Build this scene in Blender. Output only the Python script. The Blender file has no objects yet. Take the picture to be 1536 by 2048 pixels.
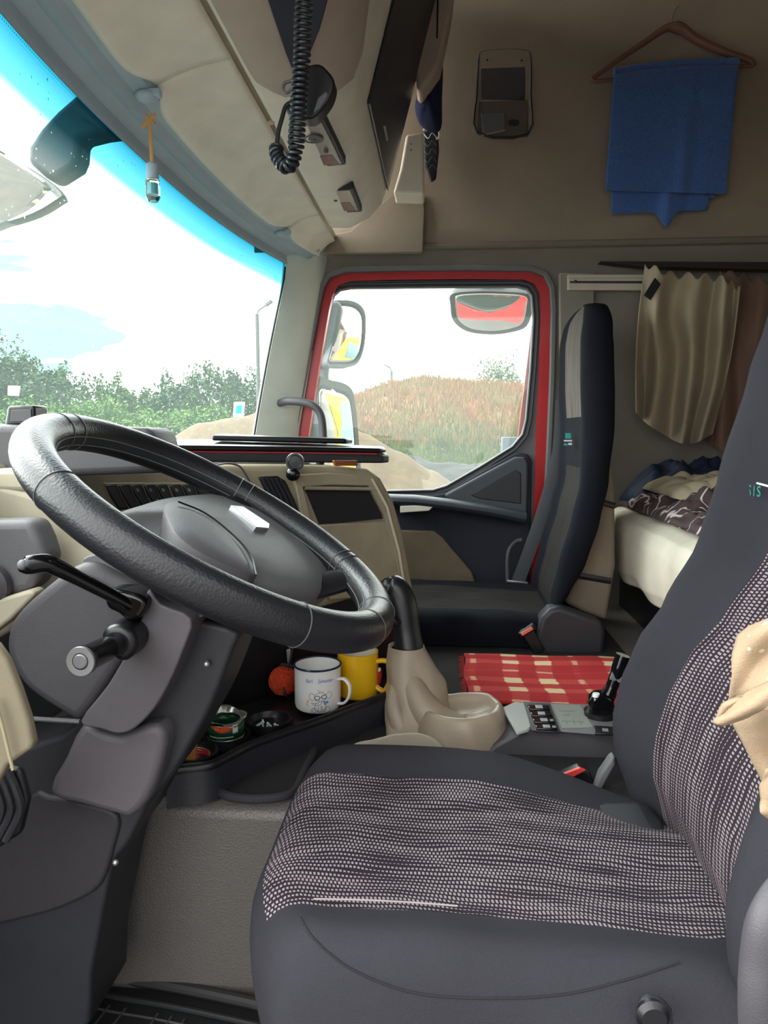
import bpy, bmesh, math, random
from mathutils import Vector, Matrix, noise
random.seed(7)
sc = bpy.context.scene
COL = sc.collection
PI = math.pi
# ------------------------------------------------------------------ camera, world, light, exposure
FPX = 1450.0
CAMP = Vector((0, -0.4, 0.9))
YAW, PIT = math.radians(4.5), math.radians(6.3)
FW = Vector((-math.sin(YAW) * math.cos(PIT), math.cos(YAW) * math.cos(PIT), -math.sin(PIT)))
RT = Vector((math.cos(YAW), math.sin(YAW), 0))
UP = RT.cross(FW)
cd = bpy.data.cameras.new('camera')
cam = bpy.data.objects.new('camera', cd)
COL.objects.link(cam)
cd.sensor_fit = 'HORIZONTAL'; cd.sensor_width = 36.0
cd.lens = 36.0 * FPX / 1536.0
cd.clip_start = 0.02; cd.clip_end = 500
cam.matrix_world = Matrix((( RT.x, UP.x, -FW.x, CAMP.x), (RT.y, UP.y, -FW.y, CAMP.y), (RT.z, UP.z, -FW.z, CAMP.z), (0, 0, 0, 1)))
sc.camera = cam
sc.view_settings.view_transform = 'Standard'; sc.view_settings.look = 'None'
sc.view_settings.gamma = 1.0; sc.view_settings.use_curve_mapping = False
sc.view_settings.exposure = 1.1

w = bpy.data.worlds.new('sky'); sc.world = w; w.use_nodes = True
nt = w.node_tree; nt.nodes.clear()
def N(nt, t, **kw):
    n = nt.nodes.new(t)
    for k, v in kw.items():
        setattr(n, k, v)
    return n
wo = N(nt, 'ShaderNodeOutputWorld'); bg = N(nt, 'ShaderNodeBackground')
tc = N(nt, 'ShaderNodeTexCoord'); mp = N(nt, 'ShaderNodeMapping'); mp.inputs['Scale'].default_value = (1.2, 1.2, 9.0)
nz = N(nt, 'ShaderNodeTexNoise'); nz.inputs['Scale'].default_value = 1.7; nz.inputs['Detail'].default_value = 4
rp = N(nt, 'ShaderNodeValToRGB')
rp.color_ramp.elements[0].position = 0.14; rp.color_ramp.elements[0].color = (0.070, 0.105, 0.110, 1)
rp.color_ramp.elements[1].position = 0.26; rp.color_ramp.elements[1].color = (1, 1, 1, 1)
nt.links.new(tc.outputs['Generated'], mp.inputs['Vector']); nt.links.new(mp.outputs[0], nz.inputs['Vector'])
nt.links.new(nz.outputs['Fac'], rp.inputs['Fac']); nt.links.new(rp.outputs[0], bg.inputs['Color'])
# a couple of thin blue gaps low in the cloud ahead
gd = N(nt, 'ShaderNodeVectorMath', operation='DOT_PRODUCT'); gd.inputs[1].default_value = (FW + RT * ((40 - 768) / FPX) + UP * ((1024 - 655) / FPX)).normalized()
gn = N(nt, 'ShaderNodeVectorMath', operation='NORMALIZE'); nt.links.new(tc.outputs['Generated'], gn.inputs[0]); nt.links.new(gn.outputs[0], gd.inputs[0])
gm = N(nt, 'ShaderNodeMapRange'); gm.inputs['From Min'].default_value = 0.986; gm.inputs['From Max'].default_value = 0.998; gm.inputs['To Max'].default_value = 0.34
nt.links.new(gd.outputs['Value'], gm.inputs['Value'])
sb_ = N(nt, 'ShaderNodeMath', operation='SUBTRACT'); nt.links.new(nz.outputs['Fac'], sb_.inputs[0]); nt.links.new(gm.outputs[0], sb_.inputs[1]); nt.links.new(sb_.outputs[0], rp.inputs['Fac'])
# overcast sky, brightest ahead of the cab where the sun stands behind cloud, dimmer behind it
dp = N(nt, 'ShaderNodeVectorMath', operation='DOT_PRODUCT'); dp.inputs[1].default_value = Vector((-0.78, 0.52, 0.35)).normalized()
nm = N(nt, 'ShaderNodeVectorMath', operation='NORMALIZE'); nt.links.new(tc.outputs['Generated'], nm.inputs[0]); nt.links.new(nm.outputs[0], dp.inputs[0])
mr = N(nt, 'ShaderNodeMapRange'); mr.inputs['From Min'].default_value = -0.8; mr.inputs['From Max'].default_value = 0.9
mr.inputs['To Min'].default_value = 0.35; mr.inputs['To Max'].default_value = 4.6
nt.links.new(dp.outputs['Value'], mr.inputs['Value']); nt.links.new(mr.outputs[0], bg.inputs['Strength'])
sc.cycles.max_bounces = 14; sc.cycles.diffuse_bounces = 8; sc.cycles.transparent_max_bounces = 16
nt.links.new(bg.outputs[0], wo.inputs[0])

sun = bpy.data.lights.new('sun', 'SUN'); sun.energy = 1.0; sun.angle = math.radians(25); sun.color = (1.0, 0.95, 0.86)
so = bpy.data.objects.new('sun', sun); COL.objects.link(so)
so.rotation_euler = Vector((-0.75, 0.45, 0.9)).to_track_quat('Z', 'Y').to_euler()
def portal(name, loc, rot, sx, sy):
    l = bpy.data.lights.new(name, 'AREA'); l.shape = 'RECTANGLE'; l.size = sx; l.size_y = sy; l.energy = 1
    l.cycles.is_portal = True
    o = bpy.data.objects.new(name, l); o.location = loc; o.rotation_euler = rot; COL.objects.link(o)
portal('door_opening_portal', (0.0, -0.06, 0.75), (-PI / 2, 0, 0), 1.35, 1.5)
portal('windscreen_portal', (-0.72, 0.95, 1.1), (0, -PI / 2, 0), 0.75, 2.0)
portal('side_window_portal', (-0.05, 2.06, 1.05), (PI / 2, 0, 0), 0.8, 0.8)

# ------------------------------------------------------------------ helpers
def ray(x, y):
    return FW + RT * ((x - 768) / FPX) + UP * ((1024 - y) / FPX)
def aY(x, y, Y):
    d = ray(x, y); return CAMP + d * ((Y - CAMP.y) / d.y)
def aZ(x, y, Z):
    d = ray(x, y); return CAMP + d * ((Z - CAMP.z) / d.z)
def aX(x, y, X):
    d = ray(x, y); return CAMP + d * ((X - CAMP.x) / d.x)
def aP(x, y, p0, n):
    d = ray(x, y); p0 = Vector(p0); n = Vector(n); return CAMP + d * ((p0 - CAMP).dot(n) / d.dot(n))
def lin(c):
    def f(v):
        v /= 255.0
        return v / 12.92 if v <= 0.04045 else ((v + 0.055) / 1.055) ** 2.4
    return tuple(f(v) for v in c) + (1,)
def lerp(a, b, t): return a + (b - a) * t
def tbl(t, pts):
    if t <= pts[0][0]: return pts[0][1]
    for (a, va), (b, vb) in zip(pts, pts[1:]):
        if t <= b:
            s = (t - a) / (b - a); s = s * s * (3 - 2 * s) * 0.5 + s * 0.5
            return va + (vb - va) * s
    return pts[-1][1]
def catmull(P, n=6, closed=False):
    P = [Vector(p) for p in P]; out = []; m = len(P)
    rng = range(m) if closed else range(m - 1)
    for i in rng:
        p1, p2 = P[i], P[(i + 1) % m]
        p0 = P[(i - 1) % m] if (closed or i > 0) else p1 * 2 - p2
        p3 = P[(i + 2) % m] if (closed or i + 2 < m) else p2 * 2 - p1
        for k in range(n):
            t = k / n
            out.append(0.5 * ((2 * p1) + (p2 - p0) * t + (2 * p0 - 5 * p1 + 4 * p2 - p3) * t * t + (3 * p1 - p0 - 3 * p2 + p3) * t ** 3))
    if not closed: out.append(P[-1])
    return out

MATS = {}
def mat(name, col, rough=0.6, metal=0.0, var=0.12, vscale=12.0, bump=0.0, bscale=300.0, spec=0.5, col2=None, sheen=0.0, detail=3):
    if name in MATS: return MATS[name]
    m = bpy.data.materials.new(name); m.use_nodes = True; nt = m.node_tree; b = nt.nodes['Principled BSDF']
    c = lin(col)
    tc = N(nt, 'ShaderNodeTexCoord')
    if var > 0 or col2:
        nz = N(nt, 'ShaderNodeTexNoise'); nz.inputs['Scale'].default_value = vscale; nz.inputs['Detail'].default_value = detail
        nt.links.new(tc.outputs['Object'], nz.inputs['Vector'])
        r = N(nt, 'ShaderNodeValToRGB'); r.color_ramp.elements[0].position = 0.3; r.color_ramp.elements[1].position = 0.7
        r.color_ramp.elements[0].color = tuple(v * (1 - var) for v in c[:3]) + (1,)
        r.color_ramp.elements[1].color = lin(col2) if col2 else tuple(min(1, v * (1 + var)) for v in c[:3]) + (1,)
        nt.links.new(nz.outputs['Fac'], r.inputs['Fac']); nt.links.new(r.outputs[0], b.inputs['Base Color'])
    else:
        b.inputs['Base Color'].default_value = c
    b.inputs['Roughness'].default_value = rough; b.inputs['Metallic'].default_value = metal
    b.inputs['Specular IOR Level'].default_value = spec
    if sheen: b.inputs['Sheen Weight'].default_value = sheen
    if bump > 0:
        n2 = N(nt, 'ShaderNodeTexNoise'); n2.inputs['Scale'].default_value = bscale; n2.inputs['Detail'].default_value = 2
        nt.links.new(tc.outputs['Object'], n2.inputs['Vector'])
        bp = N(nt, 'ShaderNodeBump'); bp.inputs['Strength'].default_value = bump; bp.inputs['Distance'].default_value = 0.002
        nt.links.new(n2.outputs['Fac'], bp.inputs['Height']); nt.links.new(bp.outputs[0], b.inputs['Normal'])
    MATS[name] = m
    return m

def to_obj(name, verts, faces, m=None, parent=None, smooth=True, uvs=None, fm=None, bevel=0, bseg=2, subsurf=0, solid=0, angle=35):
    """one mesh object; origin moved to the middle of its geometry"""
    vs = [Vector(v) for v in verts]
    lo = Vector((min(v.x for v in vs), min(v.y for v in vs), min(v.z for v in vs)))
    hi = Vector((max(v.x for v in vs), max(v.y for v in vs), max(v.z for v in vs)))
    c = (lo + hi) / 2
    me = bpy.data.meshes.new(name)
    me.from_pydata([tuple(v - c) for v in vs], [], faces); me.update()
    if uvs:
        ul = me.uv_layers.new(name='UVMap')
        for p in me.polygons:
            for li in p.loop_indices:
                ul.data[li].uv = uvs[me.loops[li].vertex_index]
    ms = m if isinstance(m, (list, tuple)) else [m]
    for q in ms:
        if q: me.materials.append(q)
    if fm:
        for p, i in zip(me.polygons, fm): p.material_index = i
    bm = bmesh.new(); bm.from_mesh(me); bmesh.ops.recalc_face_normals(bm, faces=bm.faces); bm.to_mesh(me); bm.free()
    if smooth:
        me.polygons.foreach_set('use_smooth', [True] * len(me.polygons))
        me.set_sharp_from_angle(angle=math.radians(angle))
    o = bpy.data.objects.new(name, me); COL.objects.link(o)
    o.location = c
    if parent:
        o.parent = parent
        pl = wl(parent); o.location = c - pl
    if bevel:
        b = o.modifiers.new('bevel', 'BEVEL'); b.width = bevel; b.segments = bseg; b.limit_method = 'ANGLE'; b.angle_limit = math.radians(40)
        b.harden_normals = False
    if solid:
        s = o.modifiers.new('thickness', 'SOLIDIFY'); s.thickness = solid; s.offset = 0
    if subsurf:
        s = o.modifiers.new('subdiv', 'SUBSURF'); s.levels = subsurf; s.render_levels = subsurf
    return o
def wl(o):
    p = Vector(o.location)
    while o.parent:
        o = o.parent; p += Vector(o.location)
    return p
def thing(name, label, cat, loc, group=None):
    o = bpy.data.objects.new(name, None); o.empty_display_size = 0.03
    o.location = loc; COL.objects.link(o); o['label'] = label; o['category'] = cat
    if group: o['group'] = group
    return o
def tag(o, label, cat, group=None, kind=None):
    o['label'] = label; o['category'] = cat
    if group: o['group'] = group
    if kind: o['kind'] = kind
    return o
def struct(o, label, cat):
    o['kind'] = 'structure'; o['label'] = label; o['category'] = cat; return o

class G:
    """collects shapes into one mesh"""
    def __init__(s): s.v = []; s.f = []; s.uv = []; s.m = []
    def add(s, v, f, mi=0):
        k = len(s.v); s.v += [Vector(x) for x in v]; s.f += [tuple(i + k for i in q) for q in f]; s.m += [mi] * len(f); return s
    def box(s, c, d, rot=None, mi=0):
        c = Vector(c); x, y, z = d[0] / 2, d[1] / 2, d[2] / 2
        P = [Vector((i, j, k)) for i in (-x, x) for j in (-y, y) for k in (-z, z)]
        if rot: P = [rot @ p for p in P]
        return s.add([c + p for p in P], [(0, 1, 3, 2), (4, 6, 7, 5), (0, 4, 5, 1), (2, 3, 7, 6), (0, 2, 6, 4), (1, 5, 7, 3)], mi)
    def prism(s, pts, vec, mi=0):
        pts = [Vector(p) for p in pts]; n = len(pts); vec = Vector(vec)
        f = [tuple(range(n))[::-1], tuple(range(n, 2 * n))] + [(i, (i + 1) % n, n + (i + 1) % n, n + i) for i in range(n)]
        return s.add(pts + [p + vec for p in pts], f, mi)
    def tube(s, pts, r, seg=12, closed=False, cap=True, mi=0, flat=None):
        pts = [Vector(p) for p in pts]; n = len(pts); rr = r if isinstance(r, (list, tuple)) else [r] * n
        V = []; prev = None
        for i, p in enumerate(pts):
            a = pts[(i - 1) % n] if (closed or i > 0) else p; b = pts[(i + 1) % n] if (closed or i < n - 1) else p
            t = (b - a)
            t = t.normalized() if t.length > 1e-9 else Vector((0, 0, 1))
            if prev is None:
                prev = t.orthogonal().normalized() if flat is None else (Vector(flat) - t * t.dot(Vector(flat))).normalized()
            else:
                q = prev - t * prev.dot(t); prev = q.normalized() if q.length > 1e-6 else t.orthogonal().normalized()
            e = t.cross(prev)
            ra, rb = rr[i] if isinstance(rr[i], (list, tuple)) else (rr[i], rr[i])
            for k in range(seg):
                th = 2 * PI * k / seg
                V.append(p + prev * (math.cos(th) * ra) + e * (math.sin(th) * rb))
        F = []
        for i in range(n if closed else n - 1):
            j = (i + 1) % n
            for k in range(seg):
                l = (k + 1) % seg
                F.append((i * seg + k, i * seg + l, j * seg + l, j * seg + k))
        if cap and not closed:
            F.append(tuple(range(seg))[::-1]); F.append(tuple((n - 1) * seg + k for k in range(seg)))
        return s.add(V, F, mi)
    def lathe(s, prof, c, axis=(0, 0, 1), seg=32, mi=0, cap=True):
        c = Vector(c); ax = Vector(axis).normalized(); a = ax.orthogonal().normalized(); b = ax.cross(a)
        if abs(ax.z) > 0.99: a = Vector((1, 0, 0)); b = ax.cross(a)
        V = []
        for r, h in prof:
            for k in range(seg):
                th = 2 * PI * k / seg
                V.append(c + ax * h + (a * math.cos(th) + b * math.sin(th)) * r)
        F = []
        for i in range(len(prof) - 1):
            for k in range(seg):
                l = (k + 1) % seg
                F.append((i * seg + k, i * seg + l, (i + 1) * seg + l, (i + 1) * seg + k))
        if cap:
            F.append(tuple(range(seg))[::-1]); F.append(tuple((len(prof) - 1) * seg + k for k in range(seg)))
        return s.add(V, F, mi)
    def grid(s, fn, nu, nv, mi=0):
        V = [fn(i / nu, j / nv) for i in range(nu + 1) for j in range(nv + 1)]
        F = [(i * (nv + 1) + j, (i + 1) * (nv + 1) + j, (i + 1) * (nv + 1) + j + 1, i * (nv + 1) + j + 1) for i in range(nu) for j in range(nv)]
        k = len(s.v); s.add(V, F, mi)
        while len(s.uv) < k: s.uv.append((0, 0))
        s.uv += [(i / nu, j / nv) for i in range(nu + 1) for j in range(nv + 1)]
        return s
    def sphere(s, c, r, seg=16, rings=10, mi=0, scale=(1, 1, 1), rot=None):
        c = Vector(c); V = []; F = []
        for i in range(rings + 1):
            ph = PI * i / rings
            for k in range(seg):
                th = 2 * PI * k / seg
                p = Vector((math.sin(ph) * math.cos(th) * scale[0], math.sin(ph) * math.sin(th) * scale[1], math.cos(ph) * scale[2])) * r
                if rot: p = rot @ p
                V.append(c + p)
        for i in range(rings):
            for k in range(seg):
                l = (k + 1) % seg
                F.append((i * seg + k, (i + 1) * seg + k, (i + 1) * seg + l, i * seg + l))
        return s.add(V, F, mi)
    def loft(s, rings, closed=True, cap=True, mi=0):
        n = len(rings[0]); V = [p for r in rings for p in r]; F = []
        for i in range(len(rings) - 1):
            for k in range(n if closed else n - 1):
                l = (k + 1) % n
                F.append((i * n + k, i * n + l, (i + 1) * n + l, (i + 1) * n + k))
        if cap:
            F.append(tuple(range(n))[::-1]); F.append(tuple((len(rings) - 1) * n + k for k in range(n)))
        return s.add(V, F, mi)
    def build(s, name, m, parent=None, **kw):
        uv = s.uv if s.uv and len(s.uv) == len(s.v) else None
        return to_obj(name, s.v, s.f, m, parent, uvs=uv, fm=s.m if any(s.m) else None, **kw)

def poly(pts, Y, smooth=0):
    P = [aY(p[0], p[1], p[2] if len(p) > 2 else Y) for p in pts]
    return catmull(P, smooth, True) if smooth else P
def slab(name, pts, Y, depth, m, parent=None, smooth=0, bevel=0.004, bseg=3, **kw):
    P = poly(pts, Y, smooth)
    return G().prism(P, (0, depth, 0)).build(name, m, parent, bevel=bevel, bseg=bseg, **kw)
def text_mesh(name, body, size, m, fn, parent=None, extrude=0.0003, shear=0.0):
    cu = bpy.data.curves.new(name, 'FONT'); cu.body = body; cu.size = size; cu.extrude = extrude; cu.align_x = 'CENTER'; cu.shear = shear
    cu.resolution_u = 3
    t = bpy.data.objects.new(name + '_src', cu); COL.objects.link(t)
    bpy.context.view_layer.update()
    me = bpy.data.meshes.new_from_object(t)
    V = [fn(v.co) for v in me.vertices]; F = [tuple(p.vertices) for p in me.polygons]
    bpy.data.objects.remove(t); bpy.data.curves.remove(cu); bpy.data.meshes.remove(me)
    return to_obj(name, V, F, m, parent, smooth=False)

# ------------------------------------------------------------------ materials
M_beige = mat('beige_plastic', (236, 230, 212), 0.55, bump=0.15, bscale=900, var=0.07)
M_beige_pink = mat('beige_fabric_plastic', (186, 170, 154), 0.75, bump=0.25, bscale=700, var=0.06)
M_olive = mat('worn_beige_dash', (140, 130, 108), 0.6, var=0.14, vscale=18, bump=0.2, bscale=700, detail=6)
M_dash = mat('dash_beige', (184, 176, 154), 0.6, var=0.1, vscale=14, bump=0.2, bscale=700, detail=5)
M_grey = mat('dark_grey_plastic', (70, 68, 72), 0.5, bump=0.25, bscale=900, var=0.06)
M_grey2 = mat('mid_grey_plastic', (98, 97, 100), 0.55, bump=0.25, bscale=900, var=0.06)
M_dk = mat('charcoal_plastic', (38, 39, 44), 0.5, bump=0.2, bscale=800, var=0.1)
M_blk = mat('black_plastic', (20, 20, 24), 0.35, bump=0.05, var=0.1)
M_gloss = mat('gloss_black', (12, 12, 14), 0.12, var=0)
M_trim = mat('header_grey', (172, 190, 198), 0.6, bump=0.15, bscale=800, var=0.05)
M_pillar = mat('pillar_grey', (216, 224, 216), 0.65, bump=0.2, bscale=700, var=0.05)
M_wall = mat('wall_felt', (148, 134, 116), 0.95, bump=0.5, bscale=500, var=0.12, vscale=3, sheen=0.1)
M_roof = mat('headliner', (120, 110, 96), 0.95, bump=0.4, bscale=500, var=0.06)
M_red = mat('red_paint', (176, 22, 26), 0.3, var=0.04)
M_rubber = mat('rubber', (24, 25, 27), 0.6, var=0.1)
M_seat = mat('seat_cover_plain', (50, 50, 55), 0.95, bump=0.6, bscale=1300, var=0.08, vscale=8, spec=0.15)
M_navy = mat('seat_cover_navy', (22, 24, 31), 0.95, bump=0.5, bscale=1500, var=0.12, vscale=8, spec=0.12)
M_leather_boot = mat('boot_leather', (146, 132, 114), 0.42, bump=0.15, bscale=300, var=0.06)
M_silver = mat('silver', (190, 192, 195), 0.3, metal=0.8, var=0.04)
M_satin = mat('satin_silver_plastic', (142, 146, 142), 0.45, var=0.04)
M_carpet = mat('black_carpet', (26, 25, 26), 1.0, bump=1.0, bscale=900, var=0.4, vscale=400)
M_white = mat('white', (225, 225, 225), 0.5, var=0.03)
M_chrome = mat('chrome', (225, 225, 228), 0.12, metal=1.0, var=0)

def leather(name, col, rough, st=0.28):
    m = bpy.data.materials.new(name); m.use_nodes = True; nt = m.node_tree; b = nt.nodes['Principled BSDF']
    b.inputs['Base Color'].default_value = lin(col); b.inputs['Roughness'].default_value = rough
    tc = N(nt, 'ShaderNodeTexCoord'); v = N(nt, 'ShaderNodeTexVoronoi'); v.inputs['Scale'].default_value = 330
    nz = N(nt, 'ShaderNodeTexNoise'); nz.inputs['Scale'].default_value = 60
    mx = N(nt, 'ShaderNodeMixRGB'); mx.inputs[0].default_value = 0.0015
    nt.links.new(tc.outputs['Object'], nz.inputs['Vector'])
    nt.links.new(tc.outputs['Object'], mx.inputs[1]); nt.links.new(nz.outputs['Color'], mx.inputs[2])
    nt.links.new(mx.outputs[0], v.inputs['Vector'])
    bp = N(nt, 'ShaderNodeBump'); bp.inputs['Strength'].default_value = st; bp.inputs['Distance'].default_value = 0.001
    nt.links.new(v.outputs['Distance'], bp.inputs['Height']); nt.links.new(bp.outputs[0], b.inputs['Normal'])
    return m
M_wheel = leather('grained_black_leather', (26, 27, 31), 0.38)
M_tunnel = leather('grained_grey_vinyl', (104, 100, 96), 0.4, 0.8)

def weave(name, dark, light, nu, nv, wav=0.05, thr=0.5):
    """rows of short pale dashes on a dark cloth, following the UVs"""
    m = bpy.data.materials.new(name); m.use_nodes = True; nt = m.node_tree; b = nt.nodes['Principled BSDF']
    b.inputs['Roughness'].default_value = 0.95; b.inputs['Specular IOR Level'].default_value = 0.2
    L = nt.links.new
    tc = N(nt, 'ShaderNodeTexCoord'); sp = N(nt, 'ShaderNodeSeparateXYZ'); L(tc.outputs['UV'], sp.inputs[0])
    nz = N(nt, 'ShaderNodeTexNoise'); nz.inputs['Scale'].default_value = 4.5; nz.inputs['Detail'].default_value = 2
    L(tc.outputs['UV'], nz.inputs['Vector'])
    def math_(op, a, bb=None):
        n = N(nt, 'ShaderNodeMath', operation=op)
        for i, q in enumerate((a, bb)):
            if q is None: continue
            if isinstance(q, (int, float)): n.inputs[i].default_value = q
            else: L(q, n.inputs[i])
        return n.outputs[0]
    nv_ = math_('MULTIPLY', math_('SUBTRACT', nz.outputs['Fac'], 0.5), wav)
    v = math_('MULTIPLY', math_('ADD', sp.outputs['Y'], nv_), nv)
    row = math_('FLOOR', v)
    u = math_('ADD', math_('MULTIPLY', sp.outputs['X'], nu), math_('MULTIPLY', row, 0.5))
    fu = math_('ABSOLUTE', math_('SUBTRACT', math_('FRACT', u), 0.5)); fv = math_('ABSOLUTE', math_('SUBTRACT', math_('FRACT', v), 0.5))
    # row strength varies: some rows wide, some thin
    wn = N(nt, 'ShaderNodeTexNoise'); wn.inputs['Scale'].default_value = 1.0; wn.inputs['Detail'].default_value = 3
    mpn = N(nt, 'ShaderNodeMapping'); mpn.inputs['Scale'].default_value = (6, nv * 0.33, 1); L(tc.outputs['UV'], mpn.inputs[0]); L(mpn.outputs[0], wn.inputs['Vector'])
    wid = math_('ADD', math_('MULTIPLY', wn.outputs['Fac'], 0.9), thr - 0.69)
    a = math_('LESS_THAN', fu, 0.28); c = math_('LESS_THAN', fv, wid)
    fac = math_('MULTIPLY', a, c)
    mx = N(nt, 'ShaderNodeMixRGB'); L(fac, mx.inputs[0]); mx.inputs[1].default_value = lin(dark); mx.inputs[2].default_value = lin(light)
    L(mx.outputs[0], b.inputs['Base Color'])
    bp = N(nt, 'ShaderNodeBump'); bp.inputs['Strength'].default_value = 0.3; bp.inputs['Distance'].default_value = 0.001
    L(fac, bp.inputs['Height']); L(bp.outputs[0], b.inputs['Normal'])
    return m
M_weave_seat = weave('driver_cushion_weave', (40, 35, 41), (150, 140, 144), 128, 38, 0.09)
M_weave_back = weave('driver_back_weave', (40, 33, 39), (142, 130, 134), 215, 27, 0.10)
M_weave_pass = weave('passenger_weave', (18, 17, 19), (58, 55, 52), 110, 60, 0.05)
M_weave_head = weave('passenger_head_weave', (54, 50, 48), (128, 120, 110), 110, 50, 0.03, 0.6)

def glass_mat(name, band=False, dirt_glare=0.05):
    m = bpy.data.materials.new(name); m.use_nodes = True; nt = m.node_tree; nt.nodes.clear(); L = nt.links.new
    out = N(nt, 'ShaderNodeOutputMaterial'); tr = N(nt, 'ShaderNodeBsdfTransparent'); gl = N(nt, 'ShaderNodeBsdfGlossy'); gl.inputs['Roughness'].default_value = 0.02
    df = N(nt, 'ShaderNodeBsdfTranslucent'); df.inputs['Color'].default_value = (0.78, 0.97, 0.88, 1)
    m1 = N(nt, 'ShaderNodeMixShader'); m1.inputs[0].default_value = 0.04
    m2 = N(nt, 'ShaderNodeMixShader'); m2.inputs[0].default_value = dirt_glare  # translucent share for dirt also stands in for the whitish glare haze
    L(tr.outputs[0], m1.inputs[1]); L(gl.outputs[0], m1.inputs[2]); L(m1.outputs[0], m2.inputs[1]); L(df.outputs[0], m2.inputs[2]); L(m2.outputs[0], out.inputs[0])
    if band:
        ge = N(nt, 'ShaderNodeNewGeometry'); sp = N(nt, 'ShaderNodeSeparateXYZ'); L(ge.outputs['Position'], sp.inputs[0])
        mr = N(nt, 'ShaderNodeMapRange'); mr.inputs['From Min'].default_value = 1.29; mr.inputs['From Max'].default_value = 1.42
        L(sp.outputs['Z'], mr.inputs['Value'])
        rp = N(nt, 'ShaderNodeValToRGB'); e = rp.color_ramp.elements
        e[0].position = 0; e[0].color = (0.93, 0.99, 0.97, 1); e[1].position = 1; e[1].color = (0.0, 0.050, 0.078, 1)
        x = e.new(0.25); x.color = (0.30, 0.50, 0.56, 1); x = e.new(0.5); x.color = (0.03, 0.14, 0.19, 1)
        L(mr.outputs[0], rp.inputs['Fac'])
        # fine printed dots along the very top
        wv = N(nt, 'ShaderNodeVectorMath', operation='SCALE'); wv.inputs['Scale'].default_value = 190
        L(ge.outputs['Position'], wv.inputs[0])
        s2 = N(nt, 'ShaderNodeSeparateXYZ'); L(wv.outputs[0], s2.inputs[0])
        def mm(op, a, b=None):
            n = N(nt, 'ShaderNodeMath', operation=op)
            for i, q in enumerate((a, b)):
                if q is None: continue
                if isinstance(q, (int, float)): n.inputs[i].default_value = q
                else: L(q, n.inputs[i])
            return n.outputs[0]
        fy = mm('SUBTRACT', mm('FRACT', s2.outputs['Y']), 0.5); fz = mm('SUBTRACT', mm('FRACT', s2.outputs['Z']), 0.5)
        dd = mm('SQRT', mm('ADD', mm('MULTIPLY', fy, fy), mm('MULTIPLY', fz, fz)))
        rad = mm('MULTIPLY', mm('SUBTRACT', sp.outputs['Z'], 1.398), 22)
        dot = mm('LESS_THAN', dd, rad)
        mx = N(nt, 'ShaderNodeMixRGB'); L(dot, mx.inputs[0]); L(rp.outputs[0], mx.inputs[1]); mx.inputs[2].default_value = (0.0, 0.03, 0.04, 1)
        L(mx.outputs[0], tr.inputs['Color'])
        tm = N(nt, 'ShaderNodeMixRGB', blend_type='MULTIPLY'); tm.inputs[0].default_value = 1; L(mx.outputs[0], tm.inputs[1]); tm.inputs[2].default_value = (0.72, 0.95, 0.86, 1); L(tm.outputs[0], df.inputs['Color'])
    else:
        tr.inputs['Color'].default_value = (0.95, 0.99, 0.97, 1)
    return m
M_windscreen = glass_mat('windscreen_glass', True, 0.05)
M_sideglass = glass_mat('side_glass', False, 0.035)
def simple(name, kind, col, rough=0.0, ior=1.45):
    m = bpy.data.materials.new(name); m.use_nodes = True; nt = m.node_tree; nt.nodes.clear()
    out = N(nt, 'ShaderNodeOutputMaterial'); s = N(nt, kind); s.inputs['Color'].default_value = col
    if 'Roughness' in s.inputs: s.inputs['Roughness'].default_value = rough
    if 'IOR' in s.inputs: s.inputs['IOR'].default_value = ior
    nt.links.new(s.outputs[0], out.inputs[0]); return m
M_water = simple('rain_water', 'ShaderNodeBsdfGlass', (1, 1, 1, 1), 0.0, 1.33)
M_clear = simple('clear_glass', 'ShaderNodeBsdfGlass', (0.9, 1, 1, 1), 0.02, 1.45)
M_mirror = simple('mirror_glass', 'ShaderNodeBsdfGlossy', (0.86, 0.84, 0.78, 1), 0.015)

# ------------------------------------------------------------------ setting: shell of the cab
from mathutils.geometry import tessellate_polygon
def holed(outer, inner, Y, depth=0.02):
    """flat plate in a Y plane with one hole, given thickness"""
    vs = [Vector(p) for p in outer] + [Vector(p) for p in inner]
    tri = tessellate_polygon([[Vector((p.x, p.z, 0)) for p in outer], [Vector((p.x, p.z, 0)) for p in inner]])
    n = len(vs); a = len(outer); g = G()
    V = [Vector((p.x, p.y, p.z)) for p in vs] + [Vector((p.x, p.y + depth, p.z)) for p in vs]
    F = [tuple(t) for t in tri] + [tuple(i + n for i in t) for t in tri]
    for s, e in ((0, a), (a, n)):
        for i in range(s, e):
            j = i + 1 if i + 1 < e else s
            F.append((i, j, j + n, i + n))
    return g.add(V, F)
def rect(x0, x1, z0, z1, Y):
    return [Vector((x0, Y, z0)), Vector((x1, Y, z0)), Vector((x1, Y, z1)), Vector((x0, Y, z1))]
def offs(P, d):
    n = len(P); out = []
    area = sum(P[i].x * P[(i + 1) % n].z - P[(i + 1) % n].x * P[i].z for i in range(n)); sg = 1 if area > 0 else -1
    for i in range(n):
        a, b, c = P[i - 1], P[i], P[(i + 1) % n]
        e1 = Vector((b.x - a.x, 0, b.z - a.z)).normalized(); e2 = Vector((c.x - b.x, 0, c.z - b.z)).normalized()
        n1 = Vector((e1.z, 0, -e1.x)) * sg; n2 = Vector((e2.z, 0, -e2.x)) * sg
        m = (n1 + n2); m = m.normalized() if m.length > 1e-6 else n1
        out.append(b + m * (d / max(0.5, m.dot(n1))))
    return out
XB = 1.25
struct(G().box((0.25, 0.98, -0.02), (2.1, 2.1, 0.04)).build('floor', M_carpet), 'dark cab floor under the seats and pedals', 'floor')
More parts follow.
